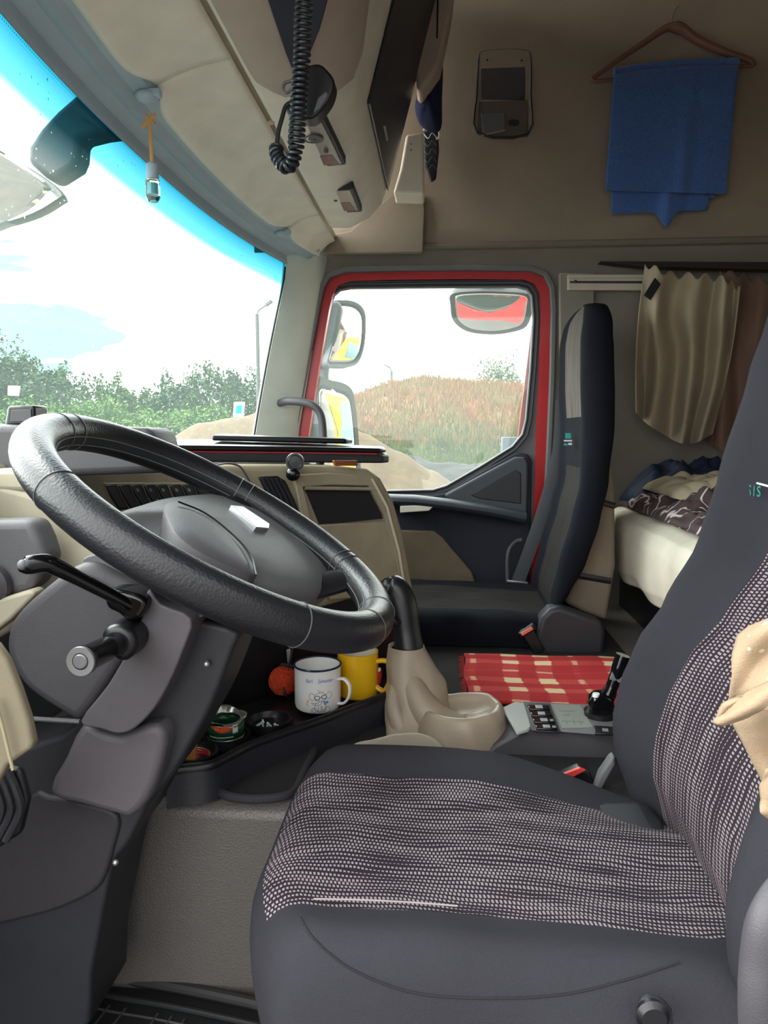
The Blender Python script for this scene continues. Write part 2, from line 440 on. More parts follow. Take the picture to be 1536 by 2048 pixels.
# engine tunnel between and in front of the seats
struct(G().prism([(-0.75, 0.645, 0), (-0.75, 0.60, 0.335), (-0.75, 0.625, 0.352), (-0.75, 2.0, 0.352), (-0.75, 2.0, 0.0)], (1.36, 0, 0)).build('trim_1', M_tunnel, bevel=0.008), 'raised engine tunnel covered in grained grey vinyl beside the driver footwell', 'engine tunnel')
struct(G().box((-0.09, 1.30, 0.3535), (1.10, 1.30, 0.003)).build('trim_2', M_carpet), 'black carpet on top of the engine tunnel', 'carpet')
struct(G().box((XB + 0.02, 1.0, 1.2), (0.04, 2.1, 2.5)).build('wall_back', M_wall), 'felt covered rear wall of the sleeper behind the bunk', 'wall')
struct(G().box((0.275, 1.0, 2.42), (2.05, 2.1, 0.04)).build('ceiling', M_roof), 'high felt roof of the truck cab', 'ceiling')
struct(G().box((-0.77, 1.0, 0.42), (0.04, 2.1, 0.86)).build('wall_front', M_dk), 'dark front bulkhead under the dashboard', 'wall')
struct(G().box((0.98, -0.02, 1.2), (0.60, 0.04, 2.45)).box((0.0, -0.02, 2.0), (1.5, 0.04, 0.84)).build('wall_left', M_wall), 'driver side wall around the open door', 'wall')

O_PX = [(560, 1400), (592, 870), (616, 740), (640, 610), (648, 575), (660, 555), (690, 544), (800, 541), (940, 540), (1062, 542), (1088, 552), (1100, 575), (1103, 620), (1100, 760), (1094, 900), (1086, 1040), (1076, 1200), (1070, 1400)]
I_PX = [(590, 1400), (616, 870), (636, 740), (657, 620), (664, 590), (676, 570), (700, 561), (800, 558), (940, 557), (1048, 558), (1070, 567), (1080, 586), (1082, 622), (1078, 760), (1073, 860), (1070, 960), (1062, 1200), (1056, 1400)]
W_PX = [(560, 985), (598, 870), (618, 790), (640, 700), (661, 610), (668, 590), (679, 580), (700, 576), (860, 574), (1035, 573), (1054, 578), (1063, 592), (1066, 640), (1060, 740), (1051, 840), (1044, 868), (1024, 892), (960, 932), (892, 971), (866, 979), (740, 982)]
YW = 1.975
Oo = poly(O_PX, YW); Io = poly(I_PX, YW); Wo = poly(W_PX, 2.0)
struct(holed([Vector((-0.66, YW, 0.05)), Vector((XB, YW, 0.05)), Vector((XB, YW, 1.50)), Vector((-0.44, YW, 1.50)), Vector((-0.44, YW, 1.40)), Vector((-0.62, YW, 0.84))], Oo, YW, 0.03).build('wall_right', mat('side_wall', (118, 112, 100), 0.85, bump=0.3, bscale=600, var=0.05)), 'grey side wall around the passenger door', 'wall')
# upper felt wall, slightly inboard of the lower one
g = G().grid(lambda u, v: Vector((lerp(-0.60, XB, u), 1.955 - 0.03 * v - 0.012 * math.sin(PI * v), lerp(1.470, 2.42, v))), 20, 12)
struct(g.build('wall_passenger_upper', M_wall, solid=0.01), 'brown felt upper side wall that carries the towel and speaker', 'wall')
struct(G().tube([(-0.42, 1.955, 1.478), (XB, 1.955, 1.478)], 0.012, 10).build('trim_3', mat('ledge_trim', (120, 112, 98), 0.8, var=0.05)), 'rounded ledge where the upper felt wall meets the door surround', 'trim')
# B pillar strip behind the door
struct(slab('trim_4', [(1118, 545), (1190, 545), (1188, 900), (1170, 1320), (1098, 1320), (1112, 1100), (1120, 860)], 1.955, 0.02, mat('b_pillar', (128, 122, 108), 0.8, bump=0.2, var=0.05), bevel=0.006), 'grey pillar trim between the passenger door and the bunk', 'trim')

# passenger door as seen from inside
door = thing('door_1', 'closed passenger door with red painted frame and dark inner trim', 'door', (-0.02, 2.0, 0.3)); door['kind'] = 'structure'
def seal(o0, o1, y0, y1):
    A = offs(Oo, o0); B = offs(Oo, o1); n = len(A); g = G()
    R_ = [[Vector((p.x, y1, p.z)) for p in B], [Vector((p.x, y0, p.z)) for p in B], [Vector((p.x, y0, p.z)) for p in A], [Vector((p.x, y1, p.z)) for p in A]]
    V = [p for r in R_ for p in r]; F = []
    for a in range(4):
        b = (a + 1) % 4
        for i in range(n):
            k = (i + 1) % n; F.append((a * n + i, a * n + k, b * n + k, b * n + i))
    return g.add(V, F)
seal(0.014, -0.002, YW - 0.012, YW + 0.02).build('door_seal', mat('seal_grey', (104, 106, 104), 0.7, var=0.05), door, bevel=0.004, bseg=3)
holed([Vector((p.x, 1.984, p.z)) for p in Oo], [Vector((p.x, 1.984, p.z)) for p in Io], 1.984, 0.03).build('painted_frame', M_red, door, bevel=0.003)
holed([Vector((p.x, 1.995, p.z)) for p in offs(Io, 0.006)], Wo, 1.995, 0.03).build('window_surround', mat('surround_grey', (88, 90, 92), 0.6, var=0.05), door, bevel=0.004)
for k, dd in enumerate((0.004, 0.016)):
    L_ = offs(Wo, dd); g = G().tube([Vector((p.x, 1.992 - 0.004 * k, p.z)) for p in L_], 0.0035, 8, closed=True)
    g.build('window_gasket', M_rubber if k == 0 else M_dk, door)
# dark lower trim of the door
slab('door_panel', [(560, 988), (866, 990), (893, 984), (960, 944), (1032, 905), (1056, 908), (1064, 922), (1062, 1050), (1052, 1330), (560, 1330)], 1.978, 0.03, M_navy if False else mat('door_dark', (40, 42, 54), 0.75, bump=0.2, var=0.06), door, bevel=0.008)
slab('corner_pad', [(888, 990), (962, 950), (1030, 914), (1050, 914), (1057, 926), (1055, 1030), (960, 1012), (900, 1004)], 1.962, 0.02, mat('door_pad', (66, 70, 76), 0.55, bump=0.2, bscale=800, var=0.05), door, bevel=0.008, bseg=4)
slab('corner_pad_recess', [(940, 990), (985, 965), (1032, 940), (1042, 946), (1042, 1008), (960, 998)], 1.959, 0.006, M_dk, door, bevel=0.004)
P = [aY(x, y, 1.93) for x, y in ((770, 1000), (830, 1002), (900, 1010), (980, 1022), (1050, 1036))]
G().tube(P, [(0.035, 0.02)] * 5, 14, flat=(0, 1, 0)).build('armrest', mat('door_armrest', (48, 52, 60), 0.5, bump=0.1, var=0.05), door)
slab('pull_handle', [(800, 1012), (850, 1010), (864, 1004), (870, 1010), (858, 1022), (800, 1026)], 1.90, 0.012, M_beige, door, bevel=0.003)
slab('fabric_inset', [(790, 1060), (868, 1062), (884, 1074), (942, 1142), (950, 1160), (948, 1176), (780, 1170)], 1.965, 0.015, mat('door_inset', (124, 110, 92), 0.9, bump=0.3, var=0.12), door, bevel=0.006)
slab('door_pocket', [(800, 1176), (1040, 1180), (1040, 1290), (800, 1290)], 1.945, 0.03, M_dk, door, bevel=0.01)
# window glass, part of the door; runs a little under the gasket
G().prism(offs([Vector((p.x, 2.01, p.z)) for p in Wo], 0.008), (0, 0.004, 0)).build('window_pane', M_sideglass, door, smooth=False)
# red outer skin of the cab side
slab('outer_skin', [(430, 1500), (560, 992), (866, 992), (893, 984), (1032, 900), (1075, 560), (1300, 560), (1300, 1500)], 2.045, 0.01, M_red, door, bevel=0.003)

# windscreen
def xtop(Y): return -0.564 + 0.11 * (abs(Y - 0.98) / 0.95) ** 2.3
def wsurf(Y, z):
    t = (1.42 - z) / 0.52
    return Vector((xtop(Y) - 0.115 * t - 0.02 * t * (1 - t), Y, z))
YE = 1.862
def ws_edge(z):   # far edge, leaning a little towards the bottom
    return YE - 0.02 * max(0, (z - 1.34) / 0.08) ** 2
g = G().grid(lambda u, v: wsurf(lerp(0.06, ws_edge(lerp(0.80, 1.425, v)), u), lerp(0.80, 1.425, v)), 40, 16)
ws = struct(g.build('window_1', M_windscreen), 'large curved windscreen with blue green shade band and rain specks', 'windscreen')
# header trim above the glass
g = G()
def hdr(u, v):
    Y = lerp(0.02, 1.90, u); x = xtop(min(Y, 1.88))
    prof = [(0.0, -0.012), (0.004, 0.012), (0.030, 0.020), (0.048, 0.014), (0.060, 0.026), (0.085, 0.030), (0.10, 0.050)]
    k = v * (len(prof) - 1); i = min(int(k), len(prof) - 2); f = k - i
    a = prof[i]; b = prof[i + 1]
    return Vector((x + 0.004 + lerp(a[0], b[0], f), Y, 1.418 + lerp(a[1], b[1], f)))
g.grid(hdr, 50, 18)
struct(g.build('trim_5', M_trim, solid=0.004), 'blue grey header trim along the top of the windscreen', 'trim')
# passenger A pillar
PA = []
for z in [0.78 + i * 0.045 for i in range(16)]:
    e = wsurf(min(ws_edge(z), YE), min(z, 1.425)); t = (1.42 - z) / 0.52
    xd = aY(*( [598, 870] if z < 0.9 else [598 + (z - 0.885) / 0.5 * 52, 870 - (z - 0.885) / 0.5 * 290]), YW).x - 0.004
    ring = [Vector((e.x - 0.01, e.y + 0.01, z)), Vector((e.x + 0.006, e.y - 0.010, z)), Vector((lerp(e.x, xd, 0.35), e.y + 0.02, z)), Vector((lerp(e.x, xd, 0.62), e.y + 0.055, z)), Vector((xd, YW - 0.004, z)), Vector((xd, YW + 0.05, z)), Vector((e.x - 0.02, YW + 0.05, z))]
    PA.append(ring)
struct(G().loft(PA).build('trim_6', M_pillar, angle=60), 'grey windscreen pillar trim on the passenger side', 'trim')
# black bonded edge of the glass beside the pillar
g = G().tube([wsurf(ws_edge(z) - 0.006, z) + Vector((0.003, 0, 0)) for z in [0.80 + i * 0.04 for i in range(16)]], 0.004, 8)
struct(g.build('trim_7', M_rubber), 'black rubber edge of the windscreen at the pillar', 'trim')

# headliner between header and overhead console: three visor panels over a plain strip
XC = -0.335
def lining(u, Y, off=0):
    x0 = xtop(min(max(Y, 0.05), 1.88)) + 0.078; x = lerp(x0, XC, u)
    return Vector((x, Y, 1.445 + 0.048 * u + 0.010 * math.sin(PI * u) - off))
g = G().grid(lambda u, v: lining(u * 1.05, lerp(0.02, 1.96, v), -0.014), 10, 30)
struct(g.build('trim_8', M_beige, solid=0.004), 'beige roof lining strip above the windscreen', 'trim')
def visor(Y0, Y1, lab, r0, r1):
    def fn(u, v):
        Y = lerp(Y0, Y1, v)
        # front edge scallops back at both ends
        k = 0.16 * math.exp(-((Y - Y0) / 0.05) ** 2) * r0 + 0.16 * math.exp(-((Y1 - Y) / 0.05) ** 2) * r1
        return lining(lerp(k, 0.985, u), Y, 0.002 + 0.006 * math.sin(PI * min(1, max(0, v)) ) ** 0.3 * math.sin(PI * u) ** 0.3)
    return tag(G().grid(fn, 16, 40).build('sun_visor', M_beige, solid=0.010, bevel=0.002), lab, 'sun visor', 'sun visors above the windscreen')
visor(0.05, 0.795, 'beige sun visor panel nearest the driver door above the windscreen', 0, 1)
visor(0.80, 1.62, 'long beige sun visor panel in front of the roof lamps', 1, 1)
visor(1.625, 1.90, 'short beige visor panel at the passenger pillar corner', 1, 0)
for Yv, lab in ((0.80, 'grey visor clip with orange string tied round it'), (1.62, 'grey visor clip near the passenger pillar')):
    c = lining(0.03, Yv, 0.010)
    g = G().sphere(c, 0.012, scale=(1.5, 1.2, 0.8)).box(c + Vector((0.010, 0, 0.004)), (0.03, 0.014, 0.012))
    tag(g.build('visor_clip', M_trim, bevel=0.002), lab, 'clip')

# dark groove beside the console
struct(G().prism([(XC - 0.004, 0.1, 1.512), (XC + 0.018, 0.1, 1.520), (XC + 0.018, 0.1, 1.56), (XC - 0.004, 0.1, 1.56)], (0, 1.65, 0)).build('trim_9', M_dk), 'dark gap between visors and overhead console', 'trim')

# ------------------------------------------------------------------ outside ground
g = G()
def gr(u, v):
    x = lerp(-70, 60, u); y = lerp(-15, 90, v)
    return Vector((x, y, -1.35 + 0.25 * noise.noise(Vector((x * 0.15, y * 0.15, 0)))))
g.grid(gr, 60, 60)
struct(g.build('ground', mat('gravel_ground', (92, 88, 84), 0.95, col2=(70, 68, 68), var=0.2, vscale=2.5, detail=10)), 'grey gravel yard outside the cab', 'ground')
# ------------------------------------------------------------------ seats
def seat_cushion(root, X0, X1, Y0, Y1, zt, zb, mp, mw, bol=0.03, drop=0.02, wr=0.0, crn=0.06, fdrop=0.0):
    base = [(0.0, 0), (-0.02, 0.45), (0.0, 0.82), (0.06, 1.0), (0.17, 0.97), (0.32, 0.93), (0.5, 0.92), (0.68, 0.93), (0.80, 0.96), (0.90, 1.03), (0.97, 1.0), (1.01, 0.75), (1.0, 0)]
    prof = catmull([(a, b, 0) for a, b in base], 4); ia, ib = 4 * 4, 8 * 4
    st = []
    for i in range(9):
        a = PI / 2 * i / 8; st.append((X0 + 0.055 * (1 - math.sin(a)) * 0 + 0.05 * (1 - math.cos(a)) - 0.012 * math.sin(2 * a), 0.45 + 0.55 * math.sin(a)))
    xs = st[-1][0]
    for i in range(1, 31): st.append((lerp(xs, X1, i / 30), 1.0))
    V = []; UV = []; n = len(prof)
    for si, (x, sc_) in enumerate(st):
        tx = (x - X0) / (X1 - X0)
        for k, p in enumerate(prof):
            y = lerp(Y0, Y1, p.x); h = p.y
            hh = (zt - zb) * (h if h < 0.6 else 0.6 + (h - 0.6)) * (sc_ if h > 0.3 else 1)
            if h < 0.3: hh = (zt - zb) * h
            z = zb + hh + (bol * 0.35 if 0 else 0) - drop * tx * tx * (1 if h > 0.5 else 0)
            q1 = min(1, max(0, (x - 0.06) / 0.24)); q2 = min(1, max(0, (p.x - 0.58) / 0.36)); z -= fdrop * q1 * q1 * (3 - 2 * q1) * q2 * q2 * (3 - 2 * q2) * (1 if h > 0.5 else 0)
            wob = wr * noise.noise(Vector((x * 9, y * 9, z * 9)))
            xx = x - 0.012 * math.sin(PI * p.x) * (1 - tx) * (1 if h > 0.5 else 0.5) + crn * max(0.0, 1 - max(0, p.x + 0.02) / 0.45) ** 1.8 * (1 - tx) ** 1.5 + 0.4 * crn * max(0.0, (p.x - 0.75) / 0.25) ** 2 * (1 - tx) ** 1.5
            V.append(Vector((xx, y + wob * (1 if h < 0.8 else 0), z + wob)))
            UV.append(((x - X0) / 0.57, (y - Y0) / 0.29))
    F = []; FM = []
    for i in range(len(st) - 1):
        for k in range(n - 1):
            F.append((i * n + k, (i + 1) * n + k, (i + 1) * n + k + 1, i * n + k + 1)); FM.append(1 if (ia <= k < ib and i >= 5) else 0)
    F.append(tuple(range(n))); FM.append(0); F.append(tuple((len(st) - 1) * n + k for k in range(n))[::-1]); FM.append(0)
    return to_obj('cushion', V, F, [mp, mw], root, uvs=UV, fm=FM, angle=70)

def seat_back(root, tab_f, tab_t, tab_r, Y0, Y1, zs, mp, mw, pat, mh=None):
    """tab_f front x by z, tab_t thickness by z, tab_r depth of the recess by z"""
    V = []; UV = []; FM = []; F = []
    ring0 = [(1, 0.02, 0), (0.6, -0.02, 0), (0.18, 0.0, 0), (0, 0.075, 0), (-1, 0.17, 0.6), (-1, 0.24, 1), (-1, 0.37, 1.1), (-1, 0.5, 1.12), (-1, 0.63, 1.1), (-1, 0.78, 1), (-1, 0.84, 0.6), (0, 0.90, 0), (0.10, 0.97, 0), (0.4, 1.01, 0), (1, 0.98, 0)]
    n = None
    zl = [lerp(zs[0], zs[1] - 0.07, i / 50) for i in range(50)] + [zs[1] - 0.07 + 0.07 * math.sin(PI / 2 * i / 12) for i in range(13)]
    for i, z in enumerate(zl):
        f = tbl(z, tab_f); t = tbl(z, tab_t); rc = tbl(z, tab_r)
        top = max(0.0, (z - (zs[1] - 0.07)) / 0.07); wsc = math.sqrt(max(0.02, 1 - top ** 2.6)) if top > 0 else 1
        hd = tbl(z, [(0.95, 1.0), (1.15, 0.80)]) if False else 1
        P = []
        for a, b, c in ring0:
            if a == -1: x = f + rc * c
            else: x = f + (t * a if a > 0 else 0)
            y = 0.5 + (b - 0.5) * wsc * hd
            xm = f + t * 0.5
            P.append(Vector((xm + (x - xm) * (0.4 + 0.6 * wsc), lerp(Y0, Y1, y), z)))
        R = catmull(P, 3); n = len(R)
        V += R
        for p in R: UV.append(((z - zs[0]) / 0.9, (p.y - Y0) / 0.27))
    for i in range(len(zl) - 1):
        for k in range(n):
            l = (k + 1) % n
            F.append((i * n + k, i * n + l, (i + 1) * n + l, (i + 1) * n + k))
            p = pat(zl[i]) if 5 * 3 <= k < 9 * 3 else 0
            FM.append(p)
    F.append(tuple(range(n))[::-1]); FM.append(0); F.append(tuple((len(zl) - 1) * n + k for k in range(n))); FM.append(0)
    return to_obj('backrest', V, F, [mp, mw, mh or mw], root, uvs=UV, fm=FM, angle=75)

ds = thing('driver_seat', 'large driver seat in foreground with dark cover and speckled woven panels', 'seat', (0.1, 0.42, 0.0))
cu = seat_cushion(ds, -0.20, 0.36, 0.20, 0.655, 0.432, 0.20, M_seat, M_weave_seat, wr=0.006, fdrop=0.058)
pf = [aY(x, y, 0.64) for x, y in ((1300, 1680), (1250, 1570), (1228, 1500), (1225, 1440), (1240, 1370), (1272, 1290), (1330, 1205), (1400, 1080), (1440, 950), (1500, 750), (1536, 640))]
tf = [(p.z, p.x) for p in pf] + [(1.2, 0.50), (1.4, 0.54)]
seat_back(ds, tf, [(0.3, 0.16), (1.4, 0.12)], [(0.35, 0.030), (0.55, 0.045), (0.75, 0.065), (1.3, 0.05)], 0.175, 0.685, (0.31, 1.38), M_seat, M_weave_back, lambda z: 1 if z < 0.745 else (2 if z > 0.965 else 0), weave('driver_head_weave', (50, 44, 48), (205, 198, 195), 150, 50, 0.02, 0.6))
# piping seam beside the cushion panel, buckles, recliner
slab('buckle', [(1118, 1556), (1160, 1538), (1180, 1545), (1200, 1590), (1150, 1600), (1120, 1580)], 0.70, 0.025, M_blk, ds, bevel=0.004)
slab('buckle_button', [(1124, 1550), (1160, 1536), (1172, 1541), (1136, 1560)], 0.695, 0.006, mat('buckle_red', (205, 60, 52), 0.4, var=0.02), ds, bevel=0.001)
slab('recliner_arm', [(1188, 1585), (1200, 1550), (1222, 1518), (1230, 1512), (1232, 1530), (1215, 1560), (1200, 1590)], 0.68, 0.02, M_grey2, ds, bevel=0.004)
slab('seat_base', [(545, 2050), (560, 1990), (800, 1960), (1500, 1950), (1560, 2100), (1560, 2500), (560, 2500)], 0.26, 0.34, M_dk, ds, bevel=0.02)
slab('side_bracket', [(1272, 2070), (1276, 2018), (1296, 2000), (1330, 2006), (1348, 2030), (1352, 2070)], 0.180, 0.012, M_dk, ds, bevel=0.01)
g = G().lathe([(0.0, 0), (0.012, 0), (0.014, -0.006), (0.010, -0.010), (0.0, -0.010)], aY(1302, 2022, 0.17), (0, 1, 0), 20, cap=False).build('pivot_bolt', M_blk, ds)
# worn seam along the near edge of the woven panel
P = [Vector((lerp(-0.125, 0.02, t), 0.279, 0.4300 + 0.0018 * math.sin(t * 3))) for t in [i / 12 for i in range(13)]]
from mathutils.bvhtree import BVHTree
bv = BVHTree.FromPolygons([v.co + wl(cu) for v in cu.data.vertices], [tuple(p.vertices) for p in cu.data.polygons])
SP = []
for p in catmull([Vector((x, y, 0)) for x, y in ((600, 1836), (630, 1880), (690, 1930), (770, 1968), (860, 1990), (1000, 1996), (1130, 1988), (1250, 1960), (1360, 1925))], 8):
    h = bv.ray_cast(CAMP, ray(p.x, p.y).normalized())
    if h[0]: SP.append(h[0] + h[1] * (0.0004 if h[1].dot(ray(p.x, p.y)) < 0 else -0.0004))
G().tube(SP, 0.0011, 6).build('side_seam', mat('seam_dark', (24, 24, 28), 0.9, var=0.05), ds)
G().tube(P, 0.0009, 6).build('seam', mat('seam_thread', (150, 138, 136), 0.8, var=0.1), ds)
text_mesh('cover_lettering', 'S1S', 0.020, mat('teal_thread', (50, 160, 150), 0.8, var=0.05), lambda v: aY(1526, 992, 0.60) + Vector((-0.012 + v.x * 0.25, -v.x * 0.9, v.y + v.z)), ds)
G().tube([aY(1522, 966, 0.61) + Vector((-0.006, 0, 0)), aY(1545, 972, 0.55) + Vector((-0.006, 0, 0))], 0.0015, 6).build('cover_stripe', M_white, ds)

ps = thing('passenger_seat', 'tall navy covered passenger seat beside the red framed door', 'seat', (0.15, 1.62, 0.352))
seat_cushion(ps, -0.14, 0.36, 1.40, 1.84, 0.445, 0.362, M_navy, M_weave_pass, wr=0.006)
pf = [aY(x, y, 1.78) for x, y in ((1066, 1195), (1068, 1150), (1082, 1090), (1104, 1010), (1118, 950), (1121, 860), (1119, 780), (1121, 700), (1127, 660), (1134, 622))]
tf = [(p.z, p.x) for p in pf]
pr = [aY(x, y, 1.46) for x, y in ((1105, 1230), (1135, 1180), (1168, 1120), (1192, 1050), (1212, 950), (1223, 860), (1224, 780), (1222, 700), (1220, 660), (1217, 622))]
tt = [(q.z, q.x - tbl(q.z, tf)) for q in pr]
seat_back(ps, tf, tt, [(0.4, 0.01), (0.8, 0.015), (1.3, 0.006)], 1.42, 1.84, (0.42, 1.232), M_navy, M_weave_pass, lambda z: 1 if z < 0.80 else (2 if z > 0.935 else 0), M_weave_head)
slab('back_shell', [(1205, 860), (1222, 900), (1230, 960), (1232, 1130), (1214, 1243), (1160, 1222), (1128, 1206), (1160, 1130), (1188, 1040)], 1.52, 0.26, mat('shell_beige', (122, 110, 94), 0.8, bump=0.2, var=0.1), ps, bevel=0.012)
slab('head_patch', [(1203, 715), (1214, 712), (1222, 730), (1224, 770), (1218, 778), (1206, 752)], 1.445, 0.01, M_weave_head, ps, smooth=4, bevel=0.002)
for a, b in (((1150, 1150), (1222, 1162)), ((1196, 1003), (1230, 1012))):
    G().tube([aY(*a, 1.515), aY(*b, 1.515)], [(0.002, 0.008)] * 2, 8, flat=(0, 1, 0)).build('cover_strap', M_blk, ps)
slab('seat_side_cover', [(1062, 1312), (1082, 1236), (1100, 1218), (1122, 1214), (1204, 1244), (1212, 1262), (1208, 1314)], 1.385, 0.06, M_dk, ps, bevel=0.012, bseg=4)
slab('seat_base', [(800, 1262), (1080, 1262), (1200, 1262), (1200, 1318), (800, 1318)], 1.42, 0.36, M_blk, ps, bevel=0.01)
slab('buckle_stem', [(1040, 1262), (1062, 1252), (1090, 1300), (1070, 1312)], 1.365, 0.012, M_blk, ps, bevel=0.003)
slab('buckle', [(1036, 1268), (1066, 1247), (1074, 1258), (1044, 1276)], 1.355, 0.014, M_blk, ps, bevel=0.003)
slab('buckle_button', [(1041, 1267), (1063, 1253), (1067, 1259), (1045, 1272)], 1.352, 0.004, mat('buckle_pink', (225, 110, 95), 0.4, var=0.02), ps, bevel=0.001)
teal = MATS['teal_thread']
sx = 1137
for (y0, y1, mm_, x0, x1) in ((866, 877, teal, 1131, 1142), (880, 883, M_white, 1128, 1144), (887, 891, teal, 1128, 1135), (886, 890, M_white, 1137, 1144)):
    slab('cover_tag', [(x0, y0), (x1, y0), (x1, y1), (x0, y1)], 1.64, 0.002, mm_, ps, bevel=0)
# passenger seat belt
P = [aY(1124, 800, 1.93), aY(1118, 900, 1.90), aY(1090, 1010, 1.87), aY(1056, 1110, 1.85), aY(1032, 1172, 1.84)]
sb = G().tube(catmull(P, 4), [(0.0016, 0.020)] * 17, 8, flat=(0.25, 1, 0)).build('seat_belt', mat('belt', (52, 54, 58), 0.7, var=0.05))
tag(sb, 'grey seat belt strap hanging down beside passenger seat and door', 'seat belt')
G().tube(catmull([aY(1016, 1180, 1.84), aY(1016, 1110, 1.86), aY(1030, 1085, 1.88), aY(1044, 1080, 1.88)], 5), 0.007, 8).build('belt_guide', M_grey, sb)
slab('belt_tongue', [(1014, 1160), (1056, 1164), (1058, 1174), (1030, 1178), (1016, 1168)], 1.83, 0.008, M_silver, sb, bevel=0.002)

# ------------------------------------------------------------------ steering wheel
WC = Vector((-0.278, 0.485, 0.783)); TH = 0.535
Ww = Vector((math.cos(TH), 0, -math.sin(TH))); Wn = Vector((math.sin(TH), 0, math.cos(TH))); Wy = Vector((0, 1, 0))
def wp(phi, r, h=0): return WC + (Ww * math.cos(phi) + Wy * math.sin(phi)) * r + Wn * h
sw = thing('steering_wheel', 'big black leather wrapped truck steering wheel with grey hub pad', 'steering wheel', WC - Wn * 0.10)
G().tube([wp(2 * PI * i / 128, 0.23) for i in range(128)], 0.0232, 28, closed=True, flat=Wn).build('rim', M_wheel, sw)
M_thread = mat('stitch_thread', (78, 76, 76), 0.8, var=0.1)
for ph in (-14, 7, 44, 48, -48, 97, 102, 176, 184, -120):
    a = math.radians(ph)
    pts = [wp(a, 0.23 + 0.0235 * math.cos(q), 0.0235 * math.sin(q)) for q in [2 * PI * k / 28 for k in range(28)]]
    G().tube(pts, 0.0007, 5, closed=True).build('stitch_ring', M_thread if ph in (-14, -48, 44, 48) else M_grey2, sw)
for dh in (0.006, -0.006):
    G().tube([wp(2 * PI * i / 110, 0.23 - 0.0226, dh) for i in range(110)], 0.0008, 5, closed=True).build('inner_stitching', M_grey2, sw)
# hub pad
def onw(x, y, h): return aP(x, y, WC + Wn * h, Wn)
hub_px = [(222, 1040), (262, 1022), (330, 1004), (420, 996), (500, 998), (548, 1014), (556, 1030), (600, 1066), (640, 1118), (664, 1160), (662, 1182), (640, 1193), (600, 1192), (540, 1180), (470, 1152), (400, 1120), (340, 1090), (280, 1062)]
H0 = -0.035
O = catmull([onw(x, y, H0) for x, y in hub_px], 5, True); cen = sum(O, Vector()) / len(O)
rings = [[cen + (p - cen) * 0.90 - Wn * 0.05 for p in O], [cen + (p - cen) * 0.99 - Wn * 0.012 for p in O], list(O)]
for s_, h_ in ((0.985, 0.006), (0.95, 0.011), (0.88, 0.017), (0.75, 0.023), (0.55, 0.028), (0.3, 0.031), (0.08, 0.032)):
    rings.append([cen + (p - cen) * s_ + Wn * h_ for p in O])
hub = G().loft(rings).build('hub_pad', mat('hub_grey', (96, 97, 98), 0.5, bump=0.3, bscale=1000, var=0.06), sw, angle=60)
# side wing of the pad with a seam
wing = [(328, 1012), (352, 1006), (400, 1026), (450, 1062), (486, 1098), (508, 1136), (512, 1152), (470, 1140), (400, 1108), (352, 1072), (334, 1040)]
O2 = catmull([onw(x, y, -0.010) for x, y in wing], 4, True); c2 = sum(O2, Vector()) / len(O2)
G().loft([[p - Wn * 0.03 for p in O2], list(O2), [c2 + (p - c2) * 0.97 + Wn * 0.002 for p in O2], [c2 + (p - c2) * 0.6 + Wn * 0.007 for p in O2], [c2 + (p - c2) * 0.1 + Wn * 0.009 for p in O2]]).build('hub_side_cap', M_grey, sw, angle=50)
G().tube(catmull([onw(x, y, -0.0025) for x, y in ((356, 1003), (410, 1026), (462, 1066), (500, 1108), (512, 1150))], 5), 0.0012, 6).build('pad_seam', M_blk, sw)
em = [onw(x, y, 0.0035) for x, y in ((462, 1010), (486, 1012), (540, 1048), (538, 1056), (512, 1054))]
G().prism(em, -Wn * 0.010).build('emblem', M_silver, sw, bevel=0.001)
for ph, r0 in ((38, 0.06), (-30, 0.06), (98, 0.05), (-100, 0.05)):
    a = math.radians(ph)
    P = [wp(a, r0, -0.062), wp(a, 0.12, -0.055), wp(a, 0.175, -0.032), wp(a, 0.222, -0.004)]
    G().tube(catmull(P, 4), [(0.011, 0.045 - 0.0017 * i) for i in range(13)], 14, flat=Wn).build('spoke', M_blk, sw)
for ph in (35, -30):
    a = math.radians(ph); G().box(wp(a, 0.16, -0.026), (0.03, 0.012, 0.006), Matrix.Rotation(TH, 3, 'Y')).build('horn_button', M_grey, sw, bevel=0.002)
G().lathe([(0.045, 0), (0.050, -0.03), (0.055, -0.10)], WC - Wn * 0.07 + Ww * 0.0, Wn, 28).build('wheel_boss', M_dk, sw)

# ------------------------------------------------------------------ steering column with stalks
colm = thing('steering_column', 'dark grey plastic steering column housing running down to the floor', 'steering column', (-0.4, 0.45, 0.0))
slab('column_foot', [(300, 1200), (380, 1236), (474, 1262), (466, 1300), (424, 1410), (388, 1478), (344, 1552), (296, 1616), (256, 1690), (228, 1730), (206, 1830), (182, 1950), (150, 2080), (-120, 2080), (-120, 1600), (40, 1500), (160, 1440)], 0.455, 0.12, M_dk, colm, smooth=3, bevel=0.028, bseg=5)
slab('column_foot_cover', [(60, 1590), (95, 1592), (170, 1606), (236, 1632), (226, 1700), (202, 1770), (150, 1806), (60, 1836), (-60, 1846), (-60, 1700)], 0.449, 0.02, mat('column_lower_grey', (46, 44, 48), 0.5, bump=0.25, bscale=900, var=0.06), colm, smooth=3, bevel=0.006, bseg=3)
slab('upper_shroud', [(165, 1118), (240, 1102), (310, 1112), (400, 1160), (440, 1200), (400, 1236), (330, 1230), (285, 1190), (200, 1150)], 0.44, 0.16, M_grey2, colm, smooth=4, bevel=0.02, bseg=4)
slab('side_plate', [(8, 1290), (22, 1240), (70, 1190), (160, 1128), (230, 1150), (292, 1196), (262, 1290), (215, 1370), (162, 1440), (120, 1428), (50, 1380), (18, 1330)], 0.425, 0.07, M_grey, colm, smooth=4, bevel=0.014, bseg=4)
